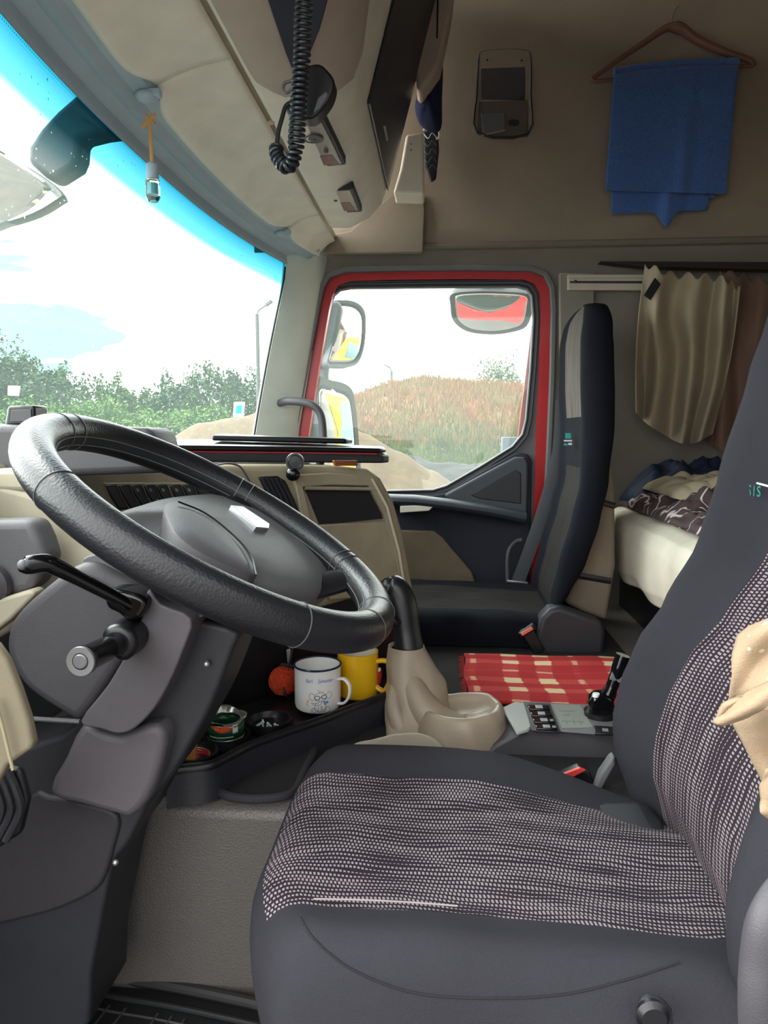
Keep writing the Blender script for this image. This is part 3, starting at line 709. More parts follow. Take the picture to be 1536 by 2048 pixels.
slab('front_plate', [(296, 1178), (320, 1208), (382, 1238), (366, 1300), (336, 1370), (306, 1420), (268, 1458), (236, 1468), (200, 1458), (160, 1444), (214, 1372), (258, 1296), (282, 1236)], 0.412, 0.09, mat('shroud_warm_grey', (86, 82, 86), 0.5, bump=0.25, bscale=900, var=0.05), colm, smooth=3, bevel=0.012, bseg=4)
slab('lower_plate', [(163, 1448), (200, 1462), (240, 1472), (290, 1452), (330, 1462), (322, 1530), (296, 1600), (262, 1636), (232, 1632), (160, 1612), (94, 1590), (128, 1518)], 0.425, 0.08, MATS['shroud_warm_grey'], colm, smooth=2, bevel=0.010, bseg=4)
G().tube([aY(60, 1437, 0.43), aY(160, 1443, 0.43)], 0.003, 8).build('trim_strip', M_grey2, colm)
for x, y in ((413, 1328), (231, 1725)):
    G().sphere(aY(x, y, 0.447), 0.004, 12, 8).build('screw', M_silver, colm)
# ignition / stalk bosses
slab('stalk_boot', [(208, 1190), (222, 1180), (262, 1186), (290, 1200), (286, 1226), (262, 1246), (236, 1228), (214, 1216)], 0.395, 0.05, M_gloss, colm, smooth=3, bevel=0.006)
slab('switch_boot', [(200, 1272), (214, 1254), (244, 1252), (268, 1272), (270, 1300), (250, 1324), (226, 1318), (206, 1300)], 0.375, 0.07, M_blk, colm, smooth=3, bevel=0.008)
ts = thing('indicator_stalk', 'long black indicator stalk sticking out left of the steering column', 'stalk', aY(250, 1206, 0.40))
P = catmull([aY(262, 1212, 0.40), aY(225, 1192, 0.385), (aY(160, 1158, 0.36)), aY(112, 1134, 0.342), aY(92, 1126, 0.335), aY(52, 1130, 0.325), aY(42, 1128, 0.322)], 4)
G().tube(P, [tbl(i / (len(P) - 1), [(0, 0.0065), (0.3, 0.008), (0.6, 0.010), (0.8, 0.0105), (0.95, 0.0075), (1, 0.005)]) for i in range(len(P))], 14).build('lever', M_gloss, ts)
G().sphere(aY(46, 1130, 0.320), 0.0058, 14, 8).build('tip', M_grey2, ts)
cs = thing('switch_stalk', 'short black control stalk with round silver end button', 'stalk', aY(240, 1290, 0.37))
e = aY(163, 1322, 0.30); b_ = aY(238, 1285, 0.38); ax = (e - b_).normalized(); Ls = (e - b_).length
G().lathe([(0.010, 0), (0.012, Ls * 0.3), (0.0135, Ls * 0.35), (0.0140, Ls * 0.9), (0.0155, Ls * 0.93), (0.0155, Ls - 0.001), (0.013, Ls)], b_, ax, 28).build('barrel', M_gloss, cs)
G().lathe([(0.0085, Ls), (0.0150, Ls), (0.0155, Ls + 0.001), (0.0150, Ls + 0.003), (0.0088, Ls + 0.0025)], b_, ax, 32, cap=False).build('silver_ring', M_silver, cs)
G().lathe([(0.0078, Ls - 0.001), (0.0078, Ls + 0.003), (0.0066, Ls + 0.0042)], b_, ax, 28).build('end_button', mat('grey_button', (120, 118, 122), 0.35, metal=0.3, var=0.02), cs)

# ------------------------------------------------------------------ dashboard
DP = Vector((-0.57, 0.80, 0.7)); DN = Vector((0.6, -0.8, 0.0))
def S(x, y, o=0.0): return aP(x, y, DP + DN * o, DN)
def pslab(name, pts, off, depth, m, parent, smooth=0, bevel=0.003, bseg=3, **kw):
    P = [S(x, y, off) for x, y in pts]
    if smooth: P = catmull(P, smooth, True)
    return G().prism(P, -DN * depth).build(name, m, parent, bevel=bevel, bseg=bseg, **kw)
dash = thing('dashboard', 'worn beige dashboard with switch row, air vent and open storage bin', 'dashboard', (-0.45, 0.9, 0.5))
pslab('centre_panel', [(-60, 1240), (-60, 960), (60, 944), (150, 939), (300, 934), (480, 930), (560, 930), (680, 932), (738, 938), (764, 956), (790, 1004), (808, 1066), (820, 1130), (830, 1188), (812, 1196), (780, 1200), (700, 1200), (600, 1230), (440, 1260), (200, 1260)], 0.0, 0.10, M_olive, dash, bevel=0.012, bseg=4)
pslab('lower_body', [(440, 1190), (640, 1190), (800, 1192), (800, 1420), (430, 1500), (300, 1500)], -0.012, 0.08, M_blk, dash, bevel=0.01)
# grey hood above the instruments
slab('instrument_hood', [(-90, 846), (60, 850), (200, 852), (290, 856), (308, 868), (312, 890), (328, 912), (330, 946), (-90, 962)], 0.66, 0.10, M_grey, dash, bevel=0.012, bseg=4)
slab('beige_ledge', [(-120, 944), (40, 936), (80, 944), (110, 966), (60, 985), (-120, 980)], 0.60, 0.08, M_dash, dash, bevel=0.008)
slab('left_panel', [(-120, 980), (60, 985), (100, 1010), (170, 1080), (200, 1120), (150, 1200), (60, 1240), (-120, 1300)], 0.60, 0.05, M_dash, dash, smooth=2, bevel=0.01)
slab('knee_panel', [(-120, 1045), (62, 1040), (80, 1080), (94, 1120), (64, 1180), (18, 1196), (-120, 1210)], 0.52, 0.05, M_grey2, dash, bevel=0.012)
g = G().lathe([(0.030, 0), (0.030, -0.012), (0.024, -0.016), (0.022, -0.006)], aY(-18, 1170, 0.515), (0, 1, 0), 30).build('round_vent', M_grey, dash)
slab('lower_trim', [(-60, 1215), (60, 1180), (70, 1190), (20, 1240), (-60, 1300)], 0.50, 0.03, M_dash, dash, bevel=0.008)
# top deck of the dash under the windscreen
G().prism([Vector((-0.78, 0.06, 0.83)), Vector((-0.78, 1.9, 0.80)), Vector((-0.35, 1.62, 0.80)), Vector((-0.30, 1.18, 0.80)), Vector((-0.52, 0.90, 0.80)), Vector((-0.66, 0.70, 0.83)), Vector((-0.68, 0.06, 0.83))], (0, 0, 0.02)).build('top_deck', M_olive, dash, bevel=0.008)
# raised surround, open bin and lid
def ringp(name, outer, inner, off, depth, m):
    A = [S(x, y, off) for x, y in outer]; B = [S(x, y, off) for x, y in inner]; n = len(A); g = G()
    A2 = [p - DN * depth for p in A]; B2 = [p - DN * depth for p in B]
    V = A + B + A2 + B2; F = []
    for i in range(n):
        j = (i + 1) % n
        F += [(i, j, n + j, n + i), (2 * n + i, 3 * n + i, 3 * n + j, 2 * n + j), (i, 2 * n + i, 2 * n + j, j), (n + i, n + j, 3 * n + j, 3 * n + i)]
    return g.add(V, F).build(name, m, dash, bevel=0.002)
ringp('panel_surround', [(588, 950), (660, 946), (745, 952), (778, 1010), (802, 1100), (816, 1186), (660, 1200), (616, 1100)], [(606, 974), (660, 970), (738, 972), (768, 1028), (790, 1108), (804, 1176), (672, 1180), (634, 1092)], 0.014, 0.016, M_olive)
pslab('bin_shade_plate', [(610, 976), (750, 976), (776, 1036), (640, 1050)], 0.004, 0.004, mat('bin_shade', (14, 15, 18), 0.85, var=0.05), dash, bevel=0.001)  # flat plate; the shade inside the open bin is put into its colour
pslab('bin_lid', [(636, 1050), (772, 1042), (784, 1052), (796, 1110), (806, 1178), (690, 1182), (660, 1120)], 0.012, 0.014, M_olive, dash, bevel=0.004)
G().tube([S(610, 976, 0.012), S(748, 978, 0.012)], 0.004, 8).build('bin_lip', M_olive, dash)
pslab('trim_seam', [(742, 958), (746, 957), (776, 1012), (800, 1104), (813, 1184), (810, 1185), (796, 1104), (772, 1014)], 0.0155, 0.002, mat('pale_seam', (190, 182, 160), 0.5, var=0.03), dash, bevel=0)
pslab('air_vent', [(518, 954), (556, 952), (572, 962), (590, 1000), (606, 1040), (596, 1050), (566, 1036), (540, 1000)], 0.006, 0.010, M_blk, dash, bevel=0.003)
for k in range(5):
    x = 524 + k * 9
    G().tube([S(x, 957, 0.008), S(x + 18, 992, 0.008), S(x + 34, 1030, 0.008)], 0.0018, 6).build('vent_slat', M_dk, dash)
# switch row
M_icon = mat('icon_white', (120, 120, 122), 0.6, var=0)
for x0, n_ in ((212, 3), (288, 2), (340, 3)):
    wdt = n_ * 25 + 4
    pslab('switch_frame', [(x0 - 5, 966), (x0 + wdt, 965), (x0 + wdt + 32, 1020), (x0 + 30, 1022)], 0.006, 0.006, M_olive, dash, bevel=0.002)
    for k in range(n_):
        x = x0 + 25 * k
        r = pslab('rocker_switch', [(x, 970), (x + 22, 969), (x + 30, 990), (x + 47, 1018), (x + 26, 1020), (x + 9, 992)], 0.012, 0.008, M_blk, dash, bevel=0.003)
        if (x0, k) in ((212, 2), (288, 0), (288, 1), (340, 0), (340, 1)):
            pslab('switch_icon', [(x + 10, 977), (x + 15, 977), (x + 17, 983), (x + 12, 983)], 0.0128, 0.0008, M_icon, dash, bevel=0)
            if x0 == 288: pslab('switch_icon', [(x + 24, 999), (x + 30, 999), (x + 32, 1004), (x + 26, 1004)], 0.0128, 0.0008, M_icon, dash, bevel=0)
# cables lying on the dash
for pts, lab in (([(182, 936, 0.02), (210, 924, 0.03), (245, 926, 0.03), (275, 938, 0.02), (286, 940, 0.01)], 'thin black cable arching over dashboard behind steering wheel'), ([(432, 930, 0.01), (455, 927, 0.02), (478, 932, 0.015), (492, 950, 0.012), (505, 975, 0.01), (514, 992, 0.01)], 'thin cable with pale sleeve running past the air vent')):
    P = catmull([S(x, y, o) for x, y, o in pts], 6)
    tag(G().tube(P, 0.0018, 8).build('cable', M_grey), lab, 'cable')
# magnetic phone mount
pm = thing('phone_mount', 'small black ball shaped phone mount with silver ring on dashboard', 'phone mount', S(588, 955, 0.02))
G().sphere(S(586, 948, 0.024), 0.014, 16, 10).build('ball_joint', M_gloss, pm)
hc = S(590, 924, 0.03); hd_ = (CAMP - hc).normalized()
G().lathe([(0.008, -0.020), (0.0165, -0.014), (0.018, -0.004), (0.017, 0.002), (0.0, 0.003)], hc, hd_, 28, cap=False).build('mount_head', M_blk, pm)
G().lathe([(0.0118, 0.002), (0.0128, 0.0042), (0.0138, 0.002)], hc, hd_, 28, cap=False).build('metal_ring', M_chrome, pm)
# table like tray across the dash
tr = thing('dashboard_tray', 'flat black tray table laid across the dashboard with red stripe', 'tray', (-0.3, 1.3, 0.84))
def slope_prism(name, px, th, m, bevel=0.006, back=None):
    return
def trayz(p): return 0.873 - 0.010 * (p.x + 0.5)
A = aZ(300, 872, 0.886); 
T = [Vector((-0.60, 0.86, 0)), Vector((-0.47, 0.98, 0)), Vector((-0.30, 1.10, 0)), Vector((-0.135, 1.20, 0)), Vector((-0.125, 1.24, 0)), Vector((-0.14, 1.38, 0)), Vector((-0.20, 1.44, 0)), Vector((-0.66, 1.60, 0)), Vector((-0.72, 1.0, 0))]
def traytop(p, dz=0): return Vector((p.x, p.y, lerp(0.878, 0.864, (p.x + 0.6) / 0.47) + dz))
G().prism([traytop(p) for p in T], (0, 0, -0.010)).build('tray_top', M_blk, tr, bevel=0.004)
G().prism([traytop(p + (Vector((-0.35, 1.25, 0)) - p) * 0.03, -0.011) for p in T], (0, 0, -0.003)).build('red_stripe', mat('tray_red', (170, 50, 50), 0.6, var=0.05), tr, bevel=0)
G().prism([traytop(p + (p - Vector((-0.35, 1.25, 0))) * 0.03, -0.0145) for p in T], (0, 0, -0.018)).build('tray_base', M_dk, tr, bevel=0.004)
T2 = [aZ(468, 866, 0.899), aZ(640, 872, 0.899)]
U = [Vector((-0.50, 1.16, 0)), Vector((-0.22, 1.27, 0)), Vector((-0.21, 1.31, 0)), Vector((-0.26, 1.42, 0)), Vector((-0.58, 1.48, 0))]
tag(G().prism([traytop(p, 0.018) for p in U], (0, 0, -0.012)).build('tablet', M_blk, bevel=0.004, bseg=3), 'flat black slab like folder lying on top of the dashboard tray', 'folder')
pslab('reflector_strip', [(668, 921), (716, 921), (716, 932), (672, 932)], 0.02, 0.01, mat('amber_brown', (120, 60, 40), 0.4, var=0.1), dash, bevel=0.002)
# small dark device on the instrument hood
dv = thing('dash_device', 'small dark box shaped device standing on the instrument hood', 'device', aY(35, 852, 0.70))
slab('housing', [(8, 852), (14, 812), (68, 810), (70, 850)], 0.68, 0.04, M_blk, dv, bevel=0.004)
slab('screen', [(20, 844), (22, 820), (62, 818), (63, 843)], 0.678, 0.003, M_grey, dv, bevel=0.001)
# grab bar at the passenger pillar
P = catmull([aY(560, 806, 1.90), aY(578, 802, 1.86), aY(620, 808, 1.84), (aY(640, 826, 1.84)), aY(646, 860, 1.84), aY(646, 900, 1.84), aY(640, 930, 1.88)], 5)
tag(G().tube(P, 0.0125, 14).build('grab_handle', M_grey), 'dark grey curved grab handle at the windscreen pillar', 'grab handle')
# ------------------------------------------------------------------ overhead console
oc = thing('overhead_console', 'beige overhead storage console with recessed map lamps and black flap', 'overhead console', (-0.3, 1.0, 1.5))
M_cons = M_beige; M_bulge = M_beige_pink
E1 = aY(772, 387, 1.75); E2 = aY(828, 165, 1.75)
sec = [aY(657, 452, 1.75), aY(668, 459, 1.75), aY(700, 459, 1.75), aY(738, 440, 1.75), aY(764, 412, 1.75), E1, E2, E2 + (E2 - E1) * 1.0, Vector((-0.40, 1.75, 2.20)), Vector((-0.40, 1.75, 1.60)), Vector((XC + 0.004, 1.75, 1.53))]
def secY(Y, off=0.0, dy=0):
    out = []
    cx, cz = -0.26, 1.75
    for p in sec:
        d = Vector((p.x - cx, 0, p.z - cz)); d = d * (1 + off / max(0.05, d.length)); out.append(Vector((cx + d.x, Y, cz + d.z)))
    return out
G().loft([secY(0.06), secY(1.735), [p + Vector((0, 0.012, 0)) + (Vector((-0.26, 0, 1.75)) - Vector((p.x, 0, p.z))) * 0.03 for p in secY(1.735)]]).build('housing', M_cons, oc, bevel=0.008, bseg=3, angle=30)
# bulging section nearer the driver
bul = [Vector((-0.325, 0, 1.50)), Vector((-0.315, 0, 1.478)), Vector((-0.28, 0, 1.468)), Vector((-0.235, 0, 1.470)), Vector((-0.19, 0, 1.487)), Vector((-0.155, 0, 1.522)), Vector((-0.135, 0, 1.58)), Vector((-0.115, 0, 1.70)), Vector((-0.09, 0, 1.85)), Vector((-0.30, 0, 1.85))]
rings = []
for i in range(13):
    a = PI / 2 * i / 12; Y = 0.80 + 0.20 * math.sin(a); k = 0.35 + 0.65 * math.cos(a)
    rings.append([Vector((-0.21 + (p.x + 0.21) * (0.72 + 0.28 * math.cos(a)), Y, 1.56 + (p.z - 1.56) * k)) if p.z < 1.56 else Vector((-0.21 + (p.x + 0.21) * (0.72 + 0.28 * math.cos(a)), Y, p.z)) for p in bul])
G().loft([[Vector((p.x, 0.07, p.z)) for p in bul]] + rings).build('centre_bulge', M_bulge, oc, angle=60)
# black flap on the rear face
nb = Vector((E2.z - E1.z, 0, -(E2.x - E1.x))).normalized()
def RF(x, y, o=0.0): return aP(x, y, E1 + nb * o, nb)
def rslab(name, pts, off, depth, m, bevel=0.002, smooth=0, root=None):
    P = [RF(x, y, off) for x, y in pts]
    if smooth: P = catmull(P, smooth, True)
    return G().prism(P, -nb * depth).build(name, m, root or oc, bevel=bevel)
top = Vector((E2.x, 1.74, E2.z)) + (E2 - E1) * 0.9
P = [Vector((E1.x, 1.74, E1.z)) + nb * 0.006 + (E2 - E1) * 0.02, top + nb * 0.006, Vector((top.x, 1.19, top.z)) + nb * 0.006, Vector((E1.x, 1.19, E1.z)) + nb * 0.006 + (E2 - E1) * 0.02]
fl = G().prism(P, -nb * 0.004).build('flap', mat('flap_black', (46, 48, 56), 0.45, bump=0.2, var=0.05), oc, bevel=0.003)
rslab('flap_latch', [(769, 252), (772, 251), (777, 281), (774, 282)], 0.010, 0.004, M_silver, bevel=0.0005)
G().tube([P[0] + nb * 0.001, P[3] + nb * 0.001], 0.0012, 6).build('flap_edge', M_silver, oc)
# recess with the radio seen from below
zb = 1.466
tz = [aZ(x, y, zb) for x, y in ((528, -20), (662, -20), (640, 60), (612, 128), (603, 168), (594, 165), (572, 110))]
G().prism(tz, (0, 0, 0.02)).build('radio_recess', mat('recess_navy', (34, 38, 54), 0.8, var=0.08), oc, bevel=0.002)
# lamps
def lamp(px, ins, knob, sw_):
    z0 = 1.4845
    P = [aZ(x, y, z0) for x, y in px]
    g = G().prism(P, (0, 0, 0.02)).build('lamp_frame', M_dk, oc, bevel=0.003)
    Q = [aZ(x, y, z0 - 0.002) for x, y in ins]
    G().prism(Q, (0, 0, 0.002)).build('lamp_lens', mat('lamp_silver', (150, 146, 134), 0.28, metal=0.35, var=0.05), oc, bevel=0.001)
    R_ = [aZ(x, y, z0 - 0.0027) for x, y in sw_]
    G().prism(R_, (0, 0, 0.0015)).build('lens_reflection', mat('reflection_maroon', (112, 70, 66), 0.3, metal=0.2, var=0.1), oc, bevel=0.001)  # reddish reflection in the lamp, painted as a thin plate over the lens
    G().lathe([(0.0048, 0.004), (0.0048, -0.003), (0.003, -0.005)], aZ(knob[0], knob[1], z0 - 0.003), (0, 0, 1), 16).build('lamp_switch', M_grey2, oc)
lamp([(560, 244), (650, 240), (692, 330), (604, 338)], [(566, 248), (644, 246), (684, 328), (608, 332)], (652, 301), [(606, 315), (664, 310), (680, 330), (612, 332)])
lamp([(632, 380), (706, 377), (724, 424), (654, 428)], [(640, 384), (700, 381), (717, 421), (656, 424)], (671, 399), [(650, 406), (700, 405), (712, 421), (658, 423)])
G().lathe([(0.020, 0.0), (0.021, -0.003), (0.016, -0.004), (0.014, -0.002), (0.006, -0.003), (0.003, -0.006)], aZ(626, 276, 1.482), (0, 0, 1), 24).build('reading_lamp', M_grey2, oc)
# cb microphone on its spiral cord
mic = thing('microphone', 'black hand microphone clipped under the overhead console', 'microphone', aY(622, 180, 0.62))
P = [(596, 150), (612, 132), (638, 127), (655, 140), (668, 160), (664, 186), (650, 210), (624, 236), (590, 230), (572, 222), (580, 196)]
slab('body', P, 0.60, 0.03, M_blk, mic, smooth=3, bevel=0.006)
slab('side_plate', [(636, 196), (652, 182), (656, 190), (640, 216), (626, 226)], 0.598, 0.004, M_grey2, mic, bevel=0.001)
P = catmull([aY(x, y, Y) for x, y, Y in ((612, -40, 0.52), (606, 40, 0.53), (604, 110, 0.54), (600, 170, 0.55), (596, 230, 0.56), (592, 290, 0.565), (586, 322, 0.57), (574, 334, 0.575), (560, 322, 0.58), (552, 306, 0.585), (554, 292, 0.59))], 60)
L_ = [0]
for a, b in zip(P, P[1:]): L_.append(L_[-1] + (b - a).length)
H = []; pitch = 0.0064; prev = Vector((1, 0, 0))
dense = []
tot = L_[-1]; n_ = int(tot / pitch * 12); j = 0
for i in range(n_ + 1):
    s_ = tot * i / n_
    while j < len(L_) - 2 and L_[j + 1] < s_: j += 1
    p = P[j].lerp(P[j + 1], (s_ - L_[j]) / max(1e-9, L_[j + 1] - L_[j])); t = (P[j + 1] - P[j]).normalized()
    prev = (prev - t * prev.dot(t)).normalized(); e = t.cross(prev); th = 2 * PI * s_ / pitch
    rr = 0.0074 if s_ > tot * 0.72 else 0.0090
    dense.append(p + (prev * math.cos(th) + e * math.sin(th)) * rr)
cord = thing('spiral_cord', 'black spiral microphone cord hanging in a loop from the roof', 'cord', aY(600, 170, 0.55))
G().tube(dense, 0.0026, 7).build('coil', mat('cord_black', (34, 37, 42), 0.3, var=0.05), cord)
P = catmull([aY(x, y, Y) for x, y, Y in ((553, 292, 0.59), (557, 262, 0.59), (564, 236, 0.59), (572, 212, 0.59), (586, 206, 0.59), (592, 220, 0.595))], 6)
G().tube(P, 0.0030, 8).build('straight_lead', M_blk, cord)
P = catmull([aY(x, y, 0.595) for x, y in ((583, 162), (570, 166), (566, 178), (574, 186), (584, 178), (590, 184))], 5)
tag(G().tube(P, 0.0022, 6).build('wire_clip', M_grey2), 'small curled wire clip beside the microphone cord', 'clip')
tag(G().sphere(aY(541, 246, 0.95), 0.004, 12, 8, scale=(2, 1, 1)).build('visor_screw', mat('pinkish', (196, 160, 140), 0.5, var=0.03)), 'tiny pale screw head at the visor seam', 'screw')
# air freshener hanging from the visor clip
af = thing('air_freshener', 'small glass perfume bottle air freshener hanging on orange string', 'air freshener', aY(305, 395, 0.78))
YA = 0.78
M_str = mat('orange_string', (206, 150, 92), 0.8, var=0.08)
G().tube([aY(300, 232, YA), aY(301, 280, YA), aY(304, 328, YA)], [(0.0030, 0.0012)] * 3, 8, flat=(1, 0, 0)).build('string', M_str, af)
G().tube([aY(284, 255, YA), aY(296, 240, YA), aY(312, 228, YA)], [(0.0035, 0.0015)] * 3, 8, flat=(0, 0, 1)).tube([aY(290, 228, YA), aY(299, 238, YA), aY(310, 246, YA)], [(0.0025, 0.0012)] * 3, 8).build('knot', M_str, af)
c = aY(304, 328, YA)
G().lathe([(0.0085, 0), (0.0100, -0.002), (0.0100, -0.024), (0.009, -0.0245)], c, (0, 0, 1), 20).build('cap', M_trim, af)
G().lathe([(0.0108, -0.0245), (0.0120, -0.027), (0.0125, -0.050), (0.0085, -0.0575)], c, (0, 0, 1), 8).build('bottle', M_clear, af, smooth=False)
G().lathe([(0.0060, -0.030), (0.0062, -0.047)], c, (0, 0, 1), 8).build('liquid', mat('aqua_liquid', (140, 205, 205), 0.2, var=0), af, smooth=False)

# ------------------------------------------------------------------ passenger side upper fittings
slab_c = slab('side_cabinet', [(826, -60), (912, -60), (904, 10), (894, 60), (880, 126), (862, 156), (840, 182), (833, 170), (828, 80)], 1.72, 0.10, M_bulge, None, bevel=0.012, bseg=4)
tag(slab_c, 'beige tapering cabinet end hanging beside the black console flap', 'cabinet')
ch = aY(876, 10, 1.715)
G().tube([aY(876, -30, 1.715), aY(875, 40, 1.715), aY(874, 76, 1.715)], 0.0022, 8).build('zip', M_blk, slab_c)
slab_d = slab('speaker_bracket', [(786, 386), (800, 338), (812, 268), (846, 264), (848, 388)], 1.76, 0.10, M_beige, None, bevel=0.008)
tag(slab_d, 'small beige box bracket below the dark cloth bundle', 'bracket')
for q in ((822, 288), (822, 300)): G().sphere(aY(q[0], q[1], 1.76), 0.0022, 8, 6).build('screw', M_grey2, slab_d)
slab_e = slab('bracket_shelf', [(640, 470), (700, 462), (782, 390), (846, 388), (850, 418), (846, 506), (640, 508)], 1.925, 0.015, mat('corner_trim', (128, 118, 102), 0.9, bump=0.2, var=0.04), None, bevel=0.004)
tag(slab_e, 'pale corner trim panel under the bracket at the door top', 'panel')
def blob(name, px, Y, th, m, amp, lab, cat, seed=0, parent=None, group=None):
    O = catmull([aY(x, y, Y) for x, y in px], 4, True); c = sum(O, Vector()) / len(O); rings = []
    for k in range(9):
        a = -PI / 2 + PI * k / 8; s_ = max(0.05, math.cos(a)) ** 0.6; oy = math.sin(a) * th
        rings.append([c + (p - c) * s_ + Vector((0, oy + amp * noise.noise(p * 22 + Vector((seed, k * .3, 0))), 0)) for p in O])
    o = G().loft(rings).build(name, m, parent, angle=80)
    return tag(o, lab, cat, group) if lab else o
blob('cloth_bundle', [(836, 186), (856, 160), (884, 124), (884, 200), (882, 258), (860, 262), (838, 246), (830, 215)], 1.84, 0.04, mat('navy_cloth', (26, 32, 66), 0.95, bump=0.4, var=0.15), 0.01, 'dark navy cloth bundle stuffed beside the overhead cabinet', 'cloth')
M_net = mat('net_black', (40, 44, 46), 0.7, var=0.3, vscale=60)
nn = thing('storage_net', 'dark storage net with pale lace hanging on the side wall', 'net', aY(862, 300, 1.88))
slab('net_bag', [(846, 262), (876, 256), (878, 300), (872, 356), (862, 362), (850, 330)], 1.88, 0.02, M_net, nn, bevel=0.005)
for k in range(5):
    y = 268 + k * 16
    G().tube(catmull([aY(848, y, 1.878), aY(856, y + 9, 1.874), aY(864, y - 2, 1.874), aY(873, y + 7, 1.878)], 3), 0.0014, 6).build('lace', M_grey2 if k else M_white, nn)
G().tube(catmull([aY(846, 260, 1.875), aY(860, 256, 1.87), aY(876, 258, 1.872), aY(878, 274, 1.875), aY(872, 278, 1.875)], 4), 0.003, 8).build('rim_cord', M_beige, nn)

# speaker and lamp unit on the upper wall
su = thing('wall_speaker', 'rounded dark speaker and reading lamp unit set in felt wall', 'speaker', aY(1008, 190, 1.93))
M_unit = mat('unit_brown_grey', (92, 84, 76), 0.7, bump=0.2, var=0.06)
Yu = 1.925
slab('face_plate', [(958, 112), (970, 100), (1010, 97), (1048, 99), (1060, 110), (1060, 190), (1056, 274), (1008, 272), (956, 270), (954, 190)], Yu, 0.02, M_unit, su, bevel=0.006)
fr = [aY(x, y, Yu - 0.001) for x, y in ((958, 116), (968, 103), (1010, 99), (1050, 101), (1061, 114), (1061, 190), (1056, 268), (955, 266), (953, 190))]
G().tube(catmull(fr, 3, True), 0.0035, 8, closed=True).build('frame_rim', M_dk, su)
slab('grille', [(966, 112), (1046, 112), (1052, 124), (1050, 200), (962, 198), (960, 124)], Yu - 0.003, 0.006, mat('grille_dark', (66, 62, 62), 0.8, bump=1.0, bscale=900, var=0.25, vscale=300), su, bevel=0.003)
for x, y in ((974, 120), (1043, 121), (972, 196), (1040, 195)): G().sphere(aY(x, y, Yu - 0.004), 0.003, 8, 6).build('screw', M_dk, su)
slab('lamp_lens', [(962, 226), (1010, 224), (1010, 260), (966, 268)], Yu - 0.002, 0.005, MATS['lamp_silver'] if False else M_grey2, su, bevel=0.002)
slab('lamp_edge', [(962, 269), (1010, 259), (1010, 262), (964, 272)], Yu - 0.004, 0.004, M_silver, su, bevel=0)
slab('lamp_switch', [(1018, 240), (1036, 240), (1036, 250), (1018, 250)], Yu - 0.004, 0.006, M_dk, su, smooth=2, bevel=0.001)

# clothes hanger with towel
YH = 1.895
hg = thing('clothes_hanger', 'brown wooden clothes hanger fixed on the upper felt wall', 'hanger', aY(1350, 100, YH))
M_hang = mat('hanger_wood', (120, 84, 68), 0.6, var=0.12)
P = catmull([aY(1183, 158, YH), aY(1230, 124, YH), aY(1290, 84, YH), aY(1325, 60, YH), aY(1345, 54, YH), aY(1368, 60, YH), aY(1395, 80, YH), aY(1450, 104, YH), aY(1498, 120, YH), aY(1508, 132, YH)], 5)
G().tube(P, [tbl(i / (len(P) - 1), [(0, (0.006)), (0.4, 0.011), (0.5, 0.016), (0.6, 0.012), (1, 0.007)]) for i in range(len(P))], 10).build('shoulder_bar', M_hang, hg)
P = catmull([aY(1183, 158, YH), aY(1196, 162, YH), aY(1260, 156, YH), aY(1400, 146, YH), aY(1470, 134, YH), aY(1505, 132, YH)], 4)
G().tube(P, 0.0055, 8).build('trouser_bar', M_hang, hg)
G().tube(catmull([aY(1345, 54, YH), aY(1344, 36, YH), aY(1350, 20, YH + 0.01), aY(1356, 12, YH + 0.025)], 4), 0.0022, 6).build('hook', M_silver, hg)
